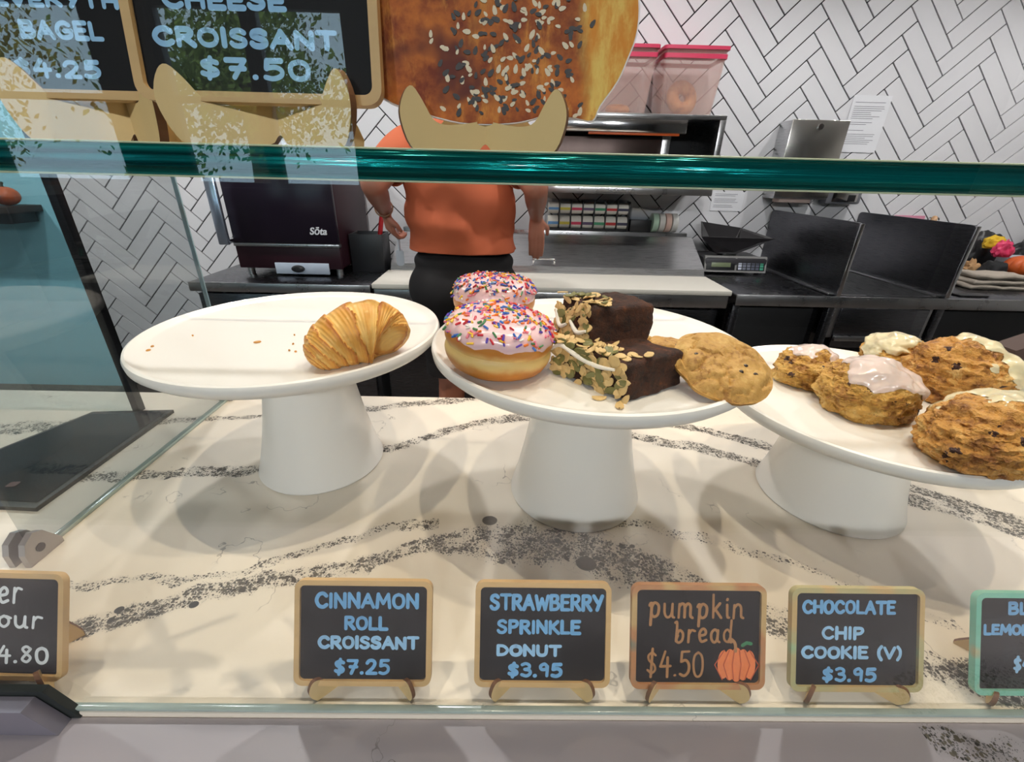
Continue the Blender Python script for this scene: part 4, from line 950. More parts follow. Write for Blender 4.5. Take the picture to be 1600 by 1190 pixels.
pt(rc, 'sink_deck', (1.56, 2.68, ZT-.012), (2.05, YW, ZT+.004), M_STEEL, .003)
bm = BM(); tube(bm, catmull([Vector((1.70, 2.71, ZT)), Vector((1.70, 2.71, ZT+.15)), Vector((1.70, 2.67, ZT+.21)), Vector((1.70, 2.60, ZT+.20)), Vector((1.70, 2.56, ZT+.15))], 6), .011, 12)
bmesh.ops.translate(bm, verts=bm.verts[:], vec=-rc.location); obj('faucet', bm, M_CHROME, rc)
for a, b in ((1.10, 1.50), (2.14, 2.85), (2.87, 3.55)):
    pt(rc, 'shaded_bay', (a, 2.10, .12), (b, 2.12, ZT-.075), M_SHADE_IN, .002)  # black panel stands in for the shade of the open bay
pt(rc, 'sink_apron', (1.60, 2.05, ZT-.26), (2.03, 2.07, ZT-.06), M_STEEL_D, .004); pt(rc, 'towel_bar', (1.60, 2.03, ZT-.22), (2.03, 2.05, ZT-.195), M_STEEL, .004)
pt(rc, 'carcass', (1.08, 2.12, .1), (1.54, YW, ZT-.02), M_STEEL_D, 0); pt(rc, 'carcass', (2.07, 2.12, .1), (3.58, YW, ZT-.02), M_STEEL_D, 0)
for x in (1.075, 1.535, 2.065, 2.855, 3.56): pt(rc, 'leg', (x, 2.05, 0), (x+.035, 2.085, ZT-.05), M_STEEL_D, .006)

# ------------------------------------------------------------------ oven on the left counter
M_MAROON = mat('dark_maroon_enamel', srgb(46, 18, 28), .4, var=.12, vscale=6, spec=.3)
M_DOOR = mat('smoked_purple_glass', srgb(34, 26, 38), .2, var=.15, vscale=4, spec=.35)
OY = 2.23
ox0, ox1 = at_y(362, 360, OY).x, at_y(527, 360, OY).x
ov = thing('countertop_oven', 'dark maroon countertop oven with smoked door and chrome handle', 'oven', ((ox0+ox1)/2, OY, ZT))
ow = (ox1-ox0)/2
boxo('body', (-ow, .02, .035), (ow, .50, .56), M_MAROON, ov, .012)
bm = BM(); box(bm, (-ow, -.008, .155), (ow, .02, .54), .006); dr = obj('door', bm, M_DOOR, ov)
boxo('door_strip', (-ow, -.014, .140), (ow+.005, .018, .156), M_STEEL_H, ov, .003)
boxo('control_band', (-ow, -.002, .035), (ow, .02, .139), M_MAROON, ov, .004)
qa, qb = at_y(429, 410, OY-.006), at_y(516, 429, OY-.006)
cpn = boxo('control_panel', (qa.x-ov.location.x, -.008, qb.z-ZT), (qb.x-ov.location.x, -.002, qa.z-ZT), mat('pale_panel', srgb(196, 206, 222), .3, var=.03), ov, .002)
bm = BM(); lathe(bm, [(0, .016), (.012, .015), (.016, .010), (.017, 0), (0, 0)], 24, sx=1.9)
for v in bm.verts: v.co = Vector((v.co.x, -v.co.z, v.co.y))
obj('knob', bm, M_BLACK, cpn, (-.02, -.003, 0))
ha, hb = at_y(350, 285, OY-.05), at_y(366, 390, OY-.05)
boxo('handle', (-ow-.045, -.055, .15), (-ow+.005, -.035, .47), mat('bright_handle', srgb(205, 215, 235), .22, .9, var=.04), ov, .006)
boxo('handle_mount', (-ow-.03, -.04, .155), (-ow+.005, .02, .175), M_CHROME, ov, .003)
for x in (-ow+.03, ow-.03):
    for y in (.04, .46):
        bm = BM(); cyl(bm, (x, y, 0), (x, y, .036), .017, n=16); obj('foot', bm, M_STEEL, ov)
fc = bpy.data.curves.new('logo', 'FONT'); fc.body = 'S\u014dta'; fc.size = .045; fc.shear = .25; fc.extrude = .0008; fc.offset = .0012
lg = bpy.data.objects.new('logo', fc); COL.objects.link(lg); bpy.context.view_layer.update()
dg = bpy.context.evaluated_depsgraph_get(); lm = bpy.data.meshes.new_from_object(lg.evaluated_get(dg)); bpy.data.objects.remove(lg)
lm.materials.clear(); lm.materials.append(mat('white_logo', srgb(235, 235, 240), .4)); lg = bpy.data.objects.new('logo', lm); COL.objects.link(lg); lg.parent = dr
lp = at_y(484, 366, OY-.009); lg.location = (lp.x-ov.location.x, -.0095, lp.z-ZT); lg.rotation_euler = (PI/2, 0, 0)
# black bins to the right of the oven
bx = thing('black_bin', 'black plastic bin beside the oven with a red-handled tool in it', 'bin', (-.727, 2.42, ZT))
bm = BM(); box(bm, (-.085, -.07, 0), (.085, -.062, .19), .002); box(bm, (-.085, .062, 0), (.085, .07, .19), .002); box(bm, (-.085, -.062, 0), (-.077, .062, .19), .002); box(bm, (.077, -.062, 0), (.085, .062, .19), .002); box(bm, (-.077, -.062, 0), (.077, .062, .008), .002); obj('body', bm, M_BLACK, bx)
rh = thing('red_handled_tool', 'red-handled kitchen tool sticking out of the black bin', 'tool', (-.69, 2.42, ZT+.01))
bm = BM(); tube(bm, [(0, 0, 0), (.02, 0, .17)], .006, 10); obj('shaft', bm, M_STEEL, rh)
bm = BM(); tube(bm, [(.02, 0, .17), (.04, 0, .27)], .012, 12); obj('grip', bm, mat('red_plastic', srgb(170, 30, 36), .35), rh)

# ------------------------------------------------------------------ label dispensers on the prep table
M_ACRYL = glass_mat('clear_plastic', (.86, .88, .9), .06)
M_PAPERROLL = mat('label_paper', srgb(228, 224, 214), .6, var=.04)
cols = [srgb(110, 160, 210), srgb(222, 206, 84), srgb(206, 60, 92), srgb(96, 80, 110), srgb(70, 150, 110), srgb(196, 56, 56), srgb(60, 60, 84)]
LD = thing('label_dispenser', 'clear rack of seven coloured day label rolls behind the prep table lid', 'dispenser', (.45, 2.68, 1.0955))
x0 = at_y(855, 345, 2.66).x; x1 = at_y(981, 345, 2.66).x; wl = (x1-x0)/7
boxo('rack', (x0-.45-.01, -.02, 0), (x1-.45+.01, .05, .012), M_BLACK, LD, .002); boxo('back', (x0-.45-.01, .042, .012), (x1-.45+.01, .05, .165), M_ACRYL, LD, 0)
for k, c_ in enumerate(cols):
    cx_ = x0+wl*(k+.5)-.45
    for z, rr in ((.045, .034), (.120, .030)):
        bm = BM(); cyl(bm, (cx_-wl*.43, .005, z), (cx_+wl*.43, .005, z), rr, n=28); r_ = obj('label_roll', bm, M_PAPERROLL, LD)
        bm = BM(); cyl(bm, (cx_-wl*.435, .005, z), (cx_+wl*.435, .005, z), rr+.0006, n=28)
        for v in list(bm.verts): pass
        bmesh.ops.delete(bm, geom=[f for f in bm.faces if not (-.25 < (f.calc_center_median().z-z)/rr < .2 and f.calc_center_median().y < 0)], context='FACES')
        obj('colour_stripe', bm, mat('label_ink_%d' % k, c_, .55), r_, auto=False)
    boxo('divider', (cx_+wl*.45, -.03, .012), (cx_+wl*.55, .04, .16), M_BLACK, LD, .001)
L2_ = thing('label_dispenser', 'black and clear holder of four narrow label rolls at the right end', 'dispenser', (.85, 2.68, 1.0955))
xa = at_y(985, 350, 2.66).x-.85; xb = at_y(1018, 350, 2.66).x-.85; xc = at_y(1058, 350, 2.66).x-.85
boxo('housing', (xa, -.02, 0), (xb, .05, .065), M_BLACK, L2_, .004); boxo('cover', (xa, -.02, .066), (xb+.06, .05, .13), M_ACRYL, L2_, 0)
for k in range(4):
    w_ = (xc-xb)/4; bm = BM(); cyl(bm, (xb+w_*(k+.08), .0, .052), (xb+w_*(k+.92), .0, .052), .050, n=28); obj('label_roll', bm, mat('roll_tint_%d' % k, (srgb(186, 214, 190), srgb(226, 222, 214), srgb(232, 196, 180), srgb(222, 220, 214))[k], .6), L2_)

# ------------------------------------------------------------------ wall oven / melter with containers
HY = 2.43
hL, hR = .17, 1.03; hz0, hz1 = 1.303, 1.657
hd_ = thing('wall_warmer', 'stainless wall-mounted warming cabinet with dark open front', 'appliance', ((hL+hR)/2, 2.6, hz0))
def hp(n, lo, hi, m, bev=.003): return boxo(n, Vector(lo)-hd_.location, Vector(hi)-hd_.location, m, hd_, bev)
hp('top', (hL, HY, hz1-.02), (hR, YW, hz1), M_STEEL, .002); hp('floor_panel', (hL, HY, hz0), (hR, YW, hz0+.035), M_STEEL_H, .003)
hp('side', (hR-.03, HY, hz0+.035), (hR, YW, hz1-.02), M_STEEL, .002); hp('side', (hL, HY, hz0+.035), (hL+.03, YW, hz1-.02), M_STEEL, .002)
hp('back', (hL+.03, YW-.015, hz0+.035), (hR-.03, YW, hz1-.02), M_SHADE_IN, 0)
hp('front_panel', (hL+.03, HY+.02, hz0+.035), (.74, HY+.03, hz1-.10), mat('brown_tinted_steel', srgb(86, 72, 68), .3, .7, var=.1), .002)
hp('bright_lip', (hL, HY-.05, hz1-.085), (.83, HY-.01, hz1-.028), M_CHROME, .004); hp('upper_tray', (hL, HY-.04, hz1-.026), (.85, HY, hz1-.004), M_STEEL, .004)
hp('orange_strip', (hL+.2, HY-.045, hz1-.094), (.80, HY-.03, hz1-.085), mat('orange_strip', srgb(220, 100, 40), .4), .001)
hp('post', (.74, HY+.01, hz0+.035), (.78, HY+.03, hz1-.09), M_STEEL, .002); hp('shelf_rack', (.78, HY+.04, 1.47), (hR-.03, YW-.02, 1.478), M_STEEL_D, 0)
M_CLEARP = glass_mat('frosted_polycarbonate', (.95, .93, .92), .06)
_t = M_CLEARP.node_tree; _o = _t.nodes['Material Output']; _l = _o.inputs[0].links[0].from_socket; _m = nd(_t, 'ShaderNodeMixShader'); _d = nd(_t, 'ShaderNodeBsdfTranslucent'); _d.inputs[0].default_value = (*srgb(226, 206, 200), 1); _d2 = nd(_t, 'ShaderNodeBsdfDiffuse'); _d2.inputs[0].default_value = (*srgb(226, 206, 200), 1)
_a = nd(_t, 'ShaderNodeAddShader'); _t.links.new(_d.outputs[0], _a.inputs[0]); _t.links.new(_d2.outputs[0], _a.inputs[1]); _m.inputs[0].default_value = .16; _t.links.new(_l, _m.inputs[1]); _t.links.new(_a.outputs[0], _m.inputs[2]); _t.links.new(_m.outputs[0], _o.inputs[0])
M_PINKLID = mat('pink_plastic_lid', srgb(206, 58, 92), .4, var=.04)
M_BAGEL = crust_mat('bagel_crust', srgb(150, 86, 40), srgb(196, 134, 76), srgb(216, 166, 110), 26, 90, .5, .3)
def container(label, cx, cy, w, d, h, filled):
    e = thing('food_container', label, 'container', (cx, cy, hz1+.0005), (0, 0, 0), 'containers on the wall warmer')
    bm = BM(); k = .84; t_ = .003
    def ring(s, z, inset=0): return [bm.verts.new((a*(w/2*s-inset), b*(d/2*s-inset), z)) for a, b in ((-1, -1), (1, -1), (1, 1), (-1, 1))]
    r0 = ring(k, 0); r1 = ring(1, h); r2 = ring(1, h, t_); r3 = ring(k, t_, t_)
    bm.faces.new(r0[::-1]); bm.faces.new(r3)
    for a, b in ((r0, r1), (r1, r2), (r2, r3)):
        for i in range(4): bm.faces.new((a[i], a[(i+1) % 4], b[(i+1) % 4], b[i]))
    bmesh.ops.bevel(bm, geom=[x for x in bm.edges if abs((x.verts[0].co-x.verts[1].co).normalized().z) > .7], offset=.012, segments=3, affect='EDGES')
    obj('tub', bm, M_CLEARP, e)
    bm = BM(); prism(bm, rrect(w*1.06, d*1.06, .02, 4), .014, Matrix.Translation((0, 0, h-.006))); obj('lid', bm, M_PINKLID, e)
    bm = BM(); ring_prism(bm, rrect(w*1.0+.004, d*1.0+.004, .014, 4), rrect(w, d, .012, 4), .018, Matrix.Translation((0, 0, h-.04))); obj('rim', bm, M_PINKLID, e)
    return e
def bagel(label, p, r, rot):
    bm = BM(); R_, r_ = r*.62, r*.38
    n, m_ = 40, 20; g = []
    for i in range(n):
        a = 2*PI*i/n; g.append([bm.verts.new(((R_+r_*math.cos(b))*math.cos(a)*(1+.03*fbm(Vector((math.cos(a), math.sin(a), b)), 2)), (R_+r_*math.cos(b))*math.sin(a), r_*.85*math.sin(b))) for b in (2*PI*j/m_ for j in range(m_))])
    for i in range(n):
        for j in range(m_): bm.faces.new((g[i][j], g[(i+1) % n][j], g[(i+1) % n][(j+1) % m_], g[i][(j+1) % m_]))
    return tag(obj('bagel', bm, M_BAGEL, None, p, rot), label, 'bagel', 'bagels in the containers')
ca, cb = at_y(1037, 80, 2.55), at_y(1140, 80, 2.55)
cw = (cb.x-ca.x)*.93; c2x = (ca.x+cb.x)/2-.015
container('clear container with pink lid and a bagel inside, right one on the warmer', c2x, 2.60, cw, .22, .27, 1)
container('clear container with pink lid next to the printed bagel cut-out', c2x-cw-.035, 2.60, cw, .22, .27, 0)
bagel('upright bagel in the right pink-lidded container', (c2x-.005, 2.60, hz1+.086), .082, (1.25, .1, .2))
bagel('bagel lying in the left pink-lidded container', (c2x-cw-.03, 2.60, hz1+.03), .06, (.25, 0, 0))

# ------------------------------------------------------------------ things on the tiled wall
da, db = at_y(1240, 187, 2.65), at_y(1328, 191, 2.65)
pd = thing('paper_towel_dispenser', 'steel paper towel dispenser with a small lock on the tiled wall', 'dispenser', ((da.x+db.x)/2, 2.71, 1.27))
hw_ = (db.x-da.x)/2
boxo('case', (-hw_, -.055, .02), (hw_, .065, .40), M_STEEL, pd, .004); boxo('front_cover', (-hw_-.002, -.062, .03), (hw_+.002, -.055, .402), steel('bright_steel', (.72, .70, .66), .22), pd, .003)
bm = BM(); cyl(bm, (0, -.062, .37), (0, -.070, .37), .014, n=20); obj('lock', bm, M_CHROME, pd); boxo('sight_slot', (-hw_-.003, -.03, .10), (-hw_-.001, -.022, .2), M_BLACK, pd, 0)
boxo('paper_towel', (-hw_*.7, -.04, .0), (hw_*.5, .03, .022), mat('pinkish_towel', srgb(214, 190, 180), .8), pd, .003)
def paper(label, ax, ay, bx_, by, cx_, cy_, dx, dy, lines):
    q = [at_y(a, b, Y1-.011) for a, b in ((ax, ay), (bx_, by), (cx_, cy_), (dx, dy))]; c_ = sum(q, Vector())/4
    e = thing('notice_sheet', label, 'paper', c_)
    wd = ((q[1]-q[0]).length+(q[2]-q[3]).length)/2; ht = ((q[3]-q[0]).length+(q[2]-q[1]).length)/2
    boxo('sheet', (-wd/2, -.0006, -ht/2), (wd/2, .0006, ht/2), mat('white_paper', srgb(228, 228, 232), .7, var=.01), e, 0)
    bm = BM(); rnd = random.Random(int(ax))
    for k in range(lines):
        z = ht/2-ht*(.12+.76*k/lines)
        if rnd.random() < .14: continue
        box(bm, (-wd*.42, -.0011, z-.0011), (wd*rnd.uniform(.0, .40), -.0007, z+.0011))
    s_ = obj('printed_lines', bm, mat('grey_print', srgb(120, 118, 126), .7), e, smooth=False); s_['kind'] = 'stuff'
paper('white printed notice taped to the tiles right of the towel dispenser', 1333, 146, 1394, 152, 1366, 240, 1312, 236, 22)
paper('small white notice under the glass shelf edge above the scale', 1118, 298, 1166, 302, 1155, 331, 1106, 327, 9)
pa, pb = at_y(1287, 300, 2.70), at_y(1350, 320, 2.70)
sd_ = thing('soap_dispenser', 'small grey wall dispenser with a black window above the sink', 'dispenser', ((pa.x+pb.x)/2, 2.73, pb.z))
boxo('case', (-.10, -.03, 0), (.10, .042, .16), mat('grey_plastic', srgb(120, 120, 126), .4), sd_, .012); boxo('chrome_plate', (-.07, -.034, .012), (.075, -.03, .075), M_CHROME, sd_, .001); boxo('sensor_window', (.02, -.037, .015), (.06, -.034, .05), M_BLACK, sd_, .001)
pk = boxo('pink_card', at_y(1430, 343, 2.765), at_y(1440, 341, 2.765)+Vector((.0, .004, 0)), M_PINKLID, None, 0); bpy.data.objects.remove(pk)
k1, k2 = at_y(1398, 336, 2.764), at_y(1442, 348, 2.764)
tag(boxo('pink_card', (k1.x, 2.764, k2.z-.06), (k2.x, 2.7665, k1.z), mat('pink_card', srgb(230, 150, 176), .7), None, 0), 'pink card on the tiles just above the second splash guard', 'card')

# ------------------------------------------------------------------ scale with scoop
sx0, sx1 = at_y(1102, 410, 2.50).x, at_y(1197, 414, 2.50).x
sc = thing('kitchen_scale', 'grey electronic kitchen scale with display and keypad', 'scale', ((sx0+sx1)/2, 2.50, ZT), (0, 0, -.03))
sw_ = (sx1-sx0)/2
boxo('body', (-sw_, .0, .012), (sw_, .26, .085), mat('dark_grey_plastic', srgb(52, 50, 54), .4), sc, .01)
bm = BM(); prism(bm, [(-.010, .012), (.012, .095), (.030, .095), (.030, .012)], sw_*2, Matrix(((0, 0, 1, -sw_), (1, 0, 0, 0), (0, 1, 0, 0), (0, 0, 0, 1)))); obj('fascia', bm, mat('silver_plastic', srgb(150, 148, 146), .35, .3), sc, smooth=False)
tl = math.atan2(.022, .083)
def fas(n, xa_, xb_, za, zb_, m, th=.002):
    o_ = boxo(n, (0, 0, 0), (abs(xb_-xa_), th, abs(zb_-za)), m, sc, .0005); zc = (za+zb_)/2
    o_.location = ((xa_+xb_)/2, -.010+.022*(zc-.012)/.083-.0012, zc); o_.rotation_euler = (-tl, 0, 0); return o_
fas('display_bezel', -sw_*.94, -sw_*.02, .022, .088, M_BLACK); fas('display', -sw_*.78, -sw_*.16, .038, .078, mat('lcd', srgb(120, 130, 100), .3), .004)
fas('keypad', sw_*.04, sw_*.94, .022, .088, M_BLACK)
kc = [srgb(200, 205, 222), srgb(120, 124, 140), srgb(90, 94, 110), srgb(70, 160, 130)]
for i in range(6):
    for j in range(4):
        fas('key', sw_*(.09+.14*i), sw_*(.20+.14*i), .026+.0148*j, .038+.0148*j, mat('key_%d' % min(3, (i+1)//2), kc[min(3, (i+1)//2)], .5), .004)
for x in (-sw_+.03, sw_-.03): boxo('foot', (x-.01, .02, 0), (x+.01, .04, .013), M_BLACK, sc, .002)
boxo('platform_post', (-.04, .10, .085), (.04, .18, .10), M_STEEL, sc, .004)
sp = thing('scale_scoop', 'black angular weighing scoop resting on the kitchen scale', 'scoop', (sc.location.x-.03, 2.62, ZT+.101))
q = [at_y(a, b, y_)-sp.location for a, b, y_ in ((1078, 355, 2.60), (1105, 340, 2.66), (1192, 361, 2.58), (1135, 381, 2.52), (1108, 377, 2.50))]
def shell(name, pts, par, m, th=.004):
    bm = BM(); base_ = [bm.verts.new(p) for p in pts[0]]; n_ = len(base_)
    bm.free()
sc_b = [Vector((-.06, -.05, .0)), Vector((.05, -.06, .0)), Vector((.06, .05, .0)), Vector((-.06, .05, .0))]
sc_t = [Vector((-.17, -.07, .09)), Vector((.25, -.06, .085)), Vector((.12, .09, .125)), Vector((-.12, .10, .155))]
bm = BM(); vb = [bm.verts.new(v) for v in sc_b]; vt = [bm.verts.new(v) for v in sc_t]; vi = [bm.verts.new(v*.96+Vector((0, 0, .006))) for v in sc_t]; wi = [bm.verts.new(v*.94+Vector((0, 0, .004))) for v in sc_b]
bm.faces.new(vb[::-1]); bm.faces.new(wi)
for A_, B_ in ((vb, vt), (vt, vi), (vi, wi)):
    for i in range(4): bm.faces.new((A_[i], A_[(i+1) % 4], B_[(i+1) % 4], B_[i]))
obj('pan', bm, mat('black_enamel', (.02, .018, .02), .3, var=.2), sp, smooth=False)

# ------------------------------------------------------------------ clutter on the far right counter
def lump(name, label, cat, px, py, zc, ax, m, seed, rot=(0, 0, 0), amp=.25, flat=.7, yv=None):
    c_ = at_y(px, py, yv) if yv else at_z(px, py, ZT+zc)
    bm = BM(); bmesh.ops.create_icosphere(bm, subdivisions=4, radius=1.0)
    for v in bm.verts:
        d = v.co.normalized(); p_ = Vector((d.x*ax[0], d.y*ax[1], d.z*ax[2]))*(1+amp*fbm(d*1.8+Vector((seed, 0, 0)), 3))
        if p_.z < -ax[2]*flat: p_.z = -ax[2]*flat
        v.co = p_
    return tag(obj(name, bm, m, None, (c_.x, c_.y, ZT+ax[2]*flat+.0005) if not yv else c_, rot), label, cat)
M_TOWEL = mat('beige_terry', srgb(176, 164, 150), .9, var=.1, vscale=60, bmp=.6, bscale=400)
tw_ = thing('folded_towel', 'beige folded towels lying on the far right counter', 'towel', at_z(1542, 449, ZT), (0, 0, -.05))
for k in range(3):
    bm = BM(); box(bm, (-.15+.01*k, -.07, .001+.026*k), (.14-.012*k, .07, .025+.026*k), .012, 3)
    bmesh.ops.subdivide_edges(bm, edges=[x for x in bm.edges if x.calc_length() > .05], cuts=6, use_grid_fill=True)
    for v in bm.verts: v.co += Vector((0, 0, .007*fbm(v.co*14+Vector((k*3, 0, 0)), 2)))
    obj('fold', bm, M_TOWEL, tw_)
def bowl(label, px, py, r, h, m):
    c_ = at_z(px, py, ZT); e = thing('bowl', label, 'bowl', (c_.x, c_.y, ZT)); bm = BM()
    lathe(bm, [(0, .004), (r*.5, .005), (r*.85, h*.5), (r*.97, h), (r, h), (r*.9, h*.45), (r*.55, 0), (0, 0)], 36); obj('body', bm, m, e); return e
bowl('black bowl holding the little orange pumpkin on the far right counter', 1592, 440, .11, .09, M_BLACK)
lump('black_cloth', 'black crumpled cloth behind the folded towels', 'cloth', 1549, 427, .05, (.065, .05, .07), mat('black_cloth', (.015, .015, .017), .85, var=.2), 2)
lump('work_glove', 'tan work glove at the left end of the towels', 'glove', 1512, 431, .02, (.04, .035, .06), mat('tan_leather', srgb(186, 144, 98), .7), 4, amp=.5)
def pumpkin(label, p, r, m, parts=10, rot=(0, 0, 0)):
    e = thing('pumpkin', label, 'pumpkin', p, rot); bm = BM(); n = 60; rings = []
    for k in range(15):
        t_ = PI*k/14; rings.append([bm.verts.new(((r*(1-.10*abs(math.sin(parts*a/2))**.6*0-.09*abs(math.cos(parts*a/2))**6)*math.sin(t_)+1e-4)*math.cos(a), (r*(1-.09*abs(math.cos(parts*a/2))**6)*math.sin(t_)+1e-4)*math.sin(a), r*.78*(1-math.cos(t_))-(.12*r if k == 14 else 0))) for a in (2*PI*i/n for i in range(n))])
    for A_, B_ in zip(rings[:-1], rings[1:]):
        for i in range(n): bm.faces.new((A_[i], A_[(i+1) % n], B_[(i+1) % n], B_[i]))
    obj('shell', bm, m, e)
    bm = BM(); tube(bm, [(0, 0, r*1.42), (.01*r, 0, r*1.7), (.18*r, 0, r*1.9)], r*.12, 8, [r*.17, r*.11, r*.10]); obj('stem', bm, mat('pumpkin_stem', srgb(60, 56, 30), .8), e); return e
M_PUMP = mat('pumpkin_orange', srgb(214, 96, 36), .45, var=.1)
pq = at_z(1590, 428, ZT+.05); pumpkin('small orange pumpkin in the black bowl on the far right counter', (pq.x, pq.y, ZT+.03), .075, M_PUMP)
cq = at_z(1545, 423, ZT)
cn_ = thing('white_tub', 'white plastic tub with a blue mark among the clutter at right', 'tub', (cq.x-.02, 2.60, ZT))
bm = BM(); prism(bm, rrect(.24, .13, .03, 4), .115); bmesh.ops.translate(bm, verts=bm.verts[:], vec=(0, 0, 0)); obj('body', bm, mat('white_tub_plastic', srgb(188, 194, 204), .4), cn_); boxo('blue_mark', (-.03, -.068, .05), (.04, -.0655, .09), mat('navy_print', srgb(36, 54, 86), .5), cn_, 0)
lump('yellow_sponge', 'yellow cleaning cloth on top of the clutter by the tiles', 'cloth', 1553, 380, .2, (.055, .04, .04), mat('yellow_cloth', srgb(224, 182, 40), .8), 6, yv=2.58)
lump('pink_glove', 'bright pink rubber glove on the clutter by the tiles', 'glove', 1566, 391, .2, (.045, .03, .05), mat('pink_rubber', srgb(228, 64, 110), .4), 7, yv=2.52, amp=.4)
lump('black_bag', 'black bag heaped behind the second splash guard', 'bag', 1535, 392, .1, (.10, .06, .11), M_BLACK, 9, yv=2.69)
lump('black_bag', 'black bag heaped at the right edge of the picture', 'bag', 1606, 398, .1, (.11, .06, .10), M_BLACK, 12, yv=2.70)
tq = at_y(1543, 362, 2.5)
bm = BM(); R_ = .045; g = [[bm.verts.new(((R_+.010*math.cos(b))*math.cos(a)*.6, .012*math.sin(b), (R_+.010*math.cos(b))*math.sin(a))) for b in (2*PI*j/10 for j in range(10))] for a in (2*PI*i/32 for i in range(32))]
for i in range(32):
    for j in range(10): bm.faces.new((g[i][j], g[(i+1) % 32][j], g[(i+1) % 32][(j+1) % 10], g[i][(j+1) % 10]))
tag(obj('tape_roll', bm, mat('tan_tape', srgb(176, 136, 96), .4), None, (2.095, 2.30, 1.19), (0, 0, .9)), 'tan tape roll hung on the end of the second splash guard', 'tape')
bm = BM(); tube(bm, [(2.07, 2.30, 1.235), (2.115, 2.30, 1.235), (2.12, 2.30, 1.225)], .003, 8); tag(obj('wall_hook', bm, M_CHROME), 'small hook on the second splash guard carrying the tape roll', 'hook')
ph = at_z(1512, 462, ZT)
tag(boxo('phone', (ph.x-.07, ph.y-.035, ZT+.0005), (ph.x+.07, ph.y+.035, ZT+.010), M_BLACK, None, .004), 'black phone lying near the front edge of the right counter', 'phone')
# folded brown paper behind the scones
bq = at_y(1592, 556, .56)
bp_ = thing('paper_wrapper', 'dark brown paper wrapper standing behind the scones at the right edge', 'wrapper', (bq.x, bq.y, 1.0502))
M_KRAFT = mat('dark_brown_paper', srgb(72, 54, 50), .75, var=.1, vscale=20)
bm = BM(); prism(bm, [(-.012, 0), (.06, 0), (.064, .135), (.028, .172), (-.026, .148)], .03, Matrix.Translation((0, .015, 0)) @ Matrix.Rotation(PI/2, 4, 'X')); obj('wrap', bm, M_KRAFT, bp_, smooth=False)
bm = BM(); prism(bm, [(.012, .12), (.05, .12), (.05, .160), (.018, .162)], .002, Matrix.Translation((0, -.0155, 0)) @ Matrix.Rotation(PI/2, 4, 'X')); obj('cream_label', bm, mat('cream_paper', srgb(226, 196, 146), .7), bp_, smooth=False)

# shelf with pumpkin on the painted wall, low cabinet below
sa = at_y(52, 325, 2.70)
ws = thing('wall_shelf', 'dark wooden wall shelf with black bracket at the left edge', 'shelf', (sa.x-.30, Y1-.03, sa.z-.02))
boxo('board', (-.30, -.20, 0), (.30, 0, .035), mat('dark_wood', srgb(62, 46, 38), .5, var=.15, vscale=10, aniso=(1, 8, 8)), ws, .003)
boxo('bracket', (-.28, -.18, -.055), (.27, -.02, 0), M_BLACK, ws, .004)
pp = at_y(12, 310, 2.66); pk_ = pumpkin('small jack-o-lantern pumpkin on the dark wall shelf at left', (pp.x, 2.655, sa.z+.0155), .062, M_PUMP, 8)
for dx, dz in ((-.022, .058), (.022, .058)):
    bm = BM(); prism(bm, [(-.012, -.008), (.012, -.008), (0, .013)], .006, Matrix.Translation((dx, -.056, dz)) @ Matrix.Rotation(PI/2, 4, 'X')); obj('eye', bm, M_BLACK, pk_, smooth=False)
bm = BM(); prism(bm, [(-.03, .006), (-.015, -.008), (.015, -.008), (.03, .006), (.015, .0), (-.015, .0)], .006, Matrix.Translation((0, -.060, .036)) @ Matrix.Rotation(PI/2, 4, 'X')); obj('mouth', bm, M_BLACK, pk_, smooth=False)

# ------------------------------------------------------------------ the person behind the counter
def tcap(bm, p0, p1, r0, r1, n=14, flat=None):
    """tapered capsule with rounded ends"""
    p0 = Vector(p0); p1 = Vector(p1); d = (p1-p0); L = d.length; d.normalize(); a = d.orthogonal().normalized(); b = d.cross(a)
    rows = []
    for k in range(6): t = PI/2*(1-k/5); rows.append((p0-d*r0*math.sin(t), r0*math.cos(t)))
    for k in range(6): t = PI/2*k/5; rows.append((p1+d*r1*math.sin(t), r1*math.cos(t)))
    R = []
    for c, r in rows: R.append([bm.verts.new(c+(a*math.cos(2*PI*i/n)+b*math.sin(2*PI*i/n))*max(r, 1e-4)) for i in range(n)])
    for A, B in zip(R[:-1], R[1:]):
        for i in range(n): bm.faces.new((A[i], A[(i+1) % n], B[(i+1) % n], B[i]))
    bm.faces.new(R[0][::-1]); bm.faces.new(R[-1])
def ell(bm, c, ax, n=3, rot=None):
    r = bmesh.ops.create_icosphere(bm, subdivisions=n, radius=1.0)
    for v in r['verts']:
        q = Vector((v.co.x*ax[0], v.co.y*ax[1], v.co.z*ax[2])); 
        if rot: q.rotate(Euler(rot))
        v.co = q+Vector(c)
PX, PY = -.180, 1.86
pe_ = thing('person', 'person seen from behind in an orange t-shirt and black shorts working at the prep table', 'person', (PX, PY, 0))
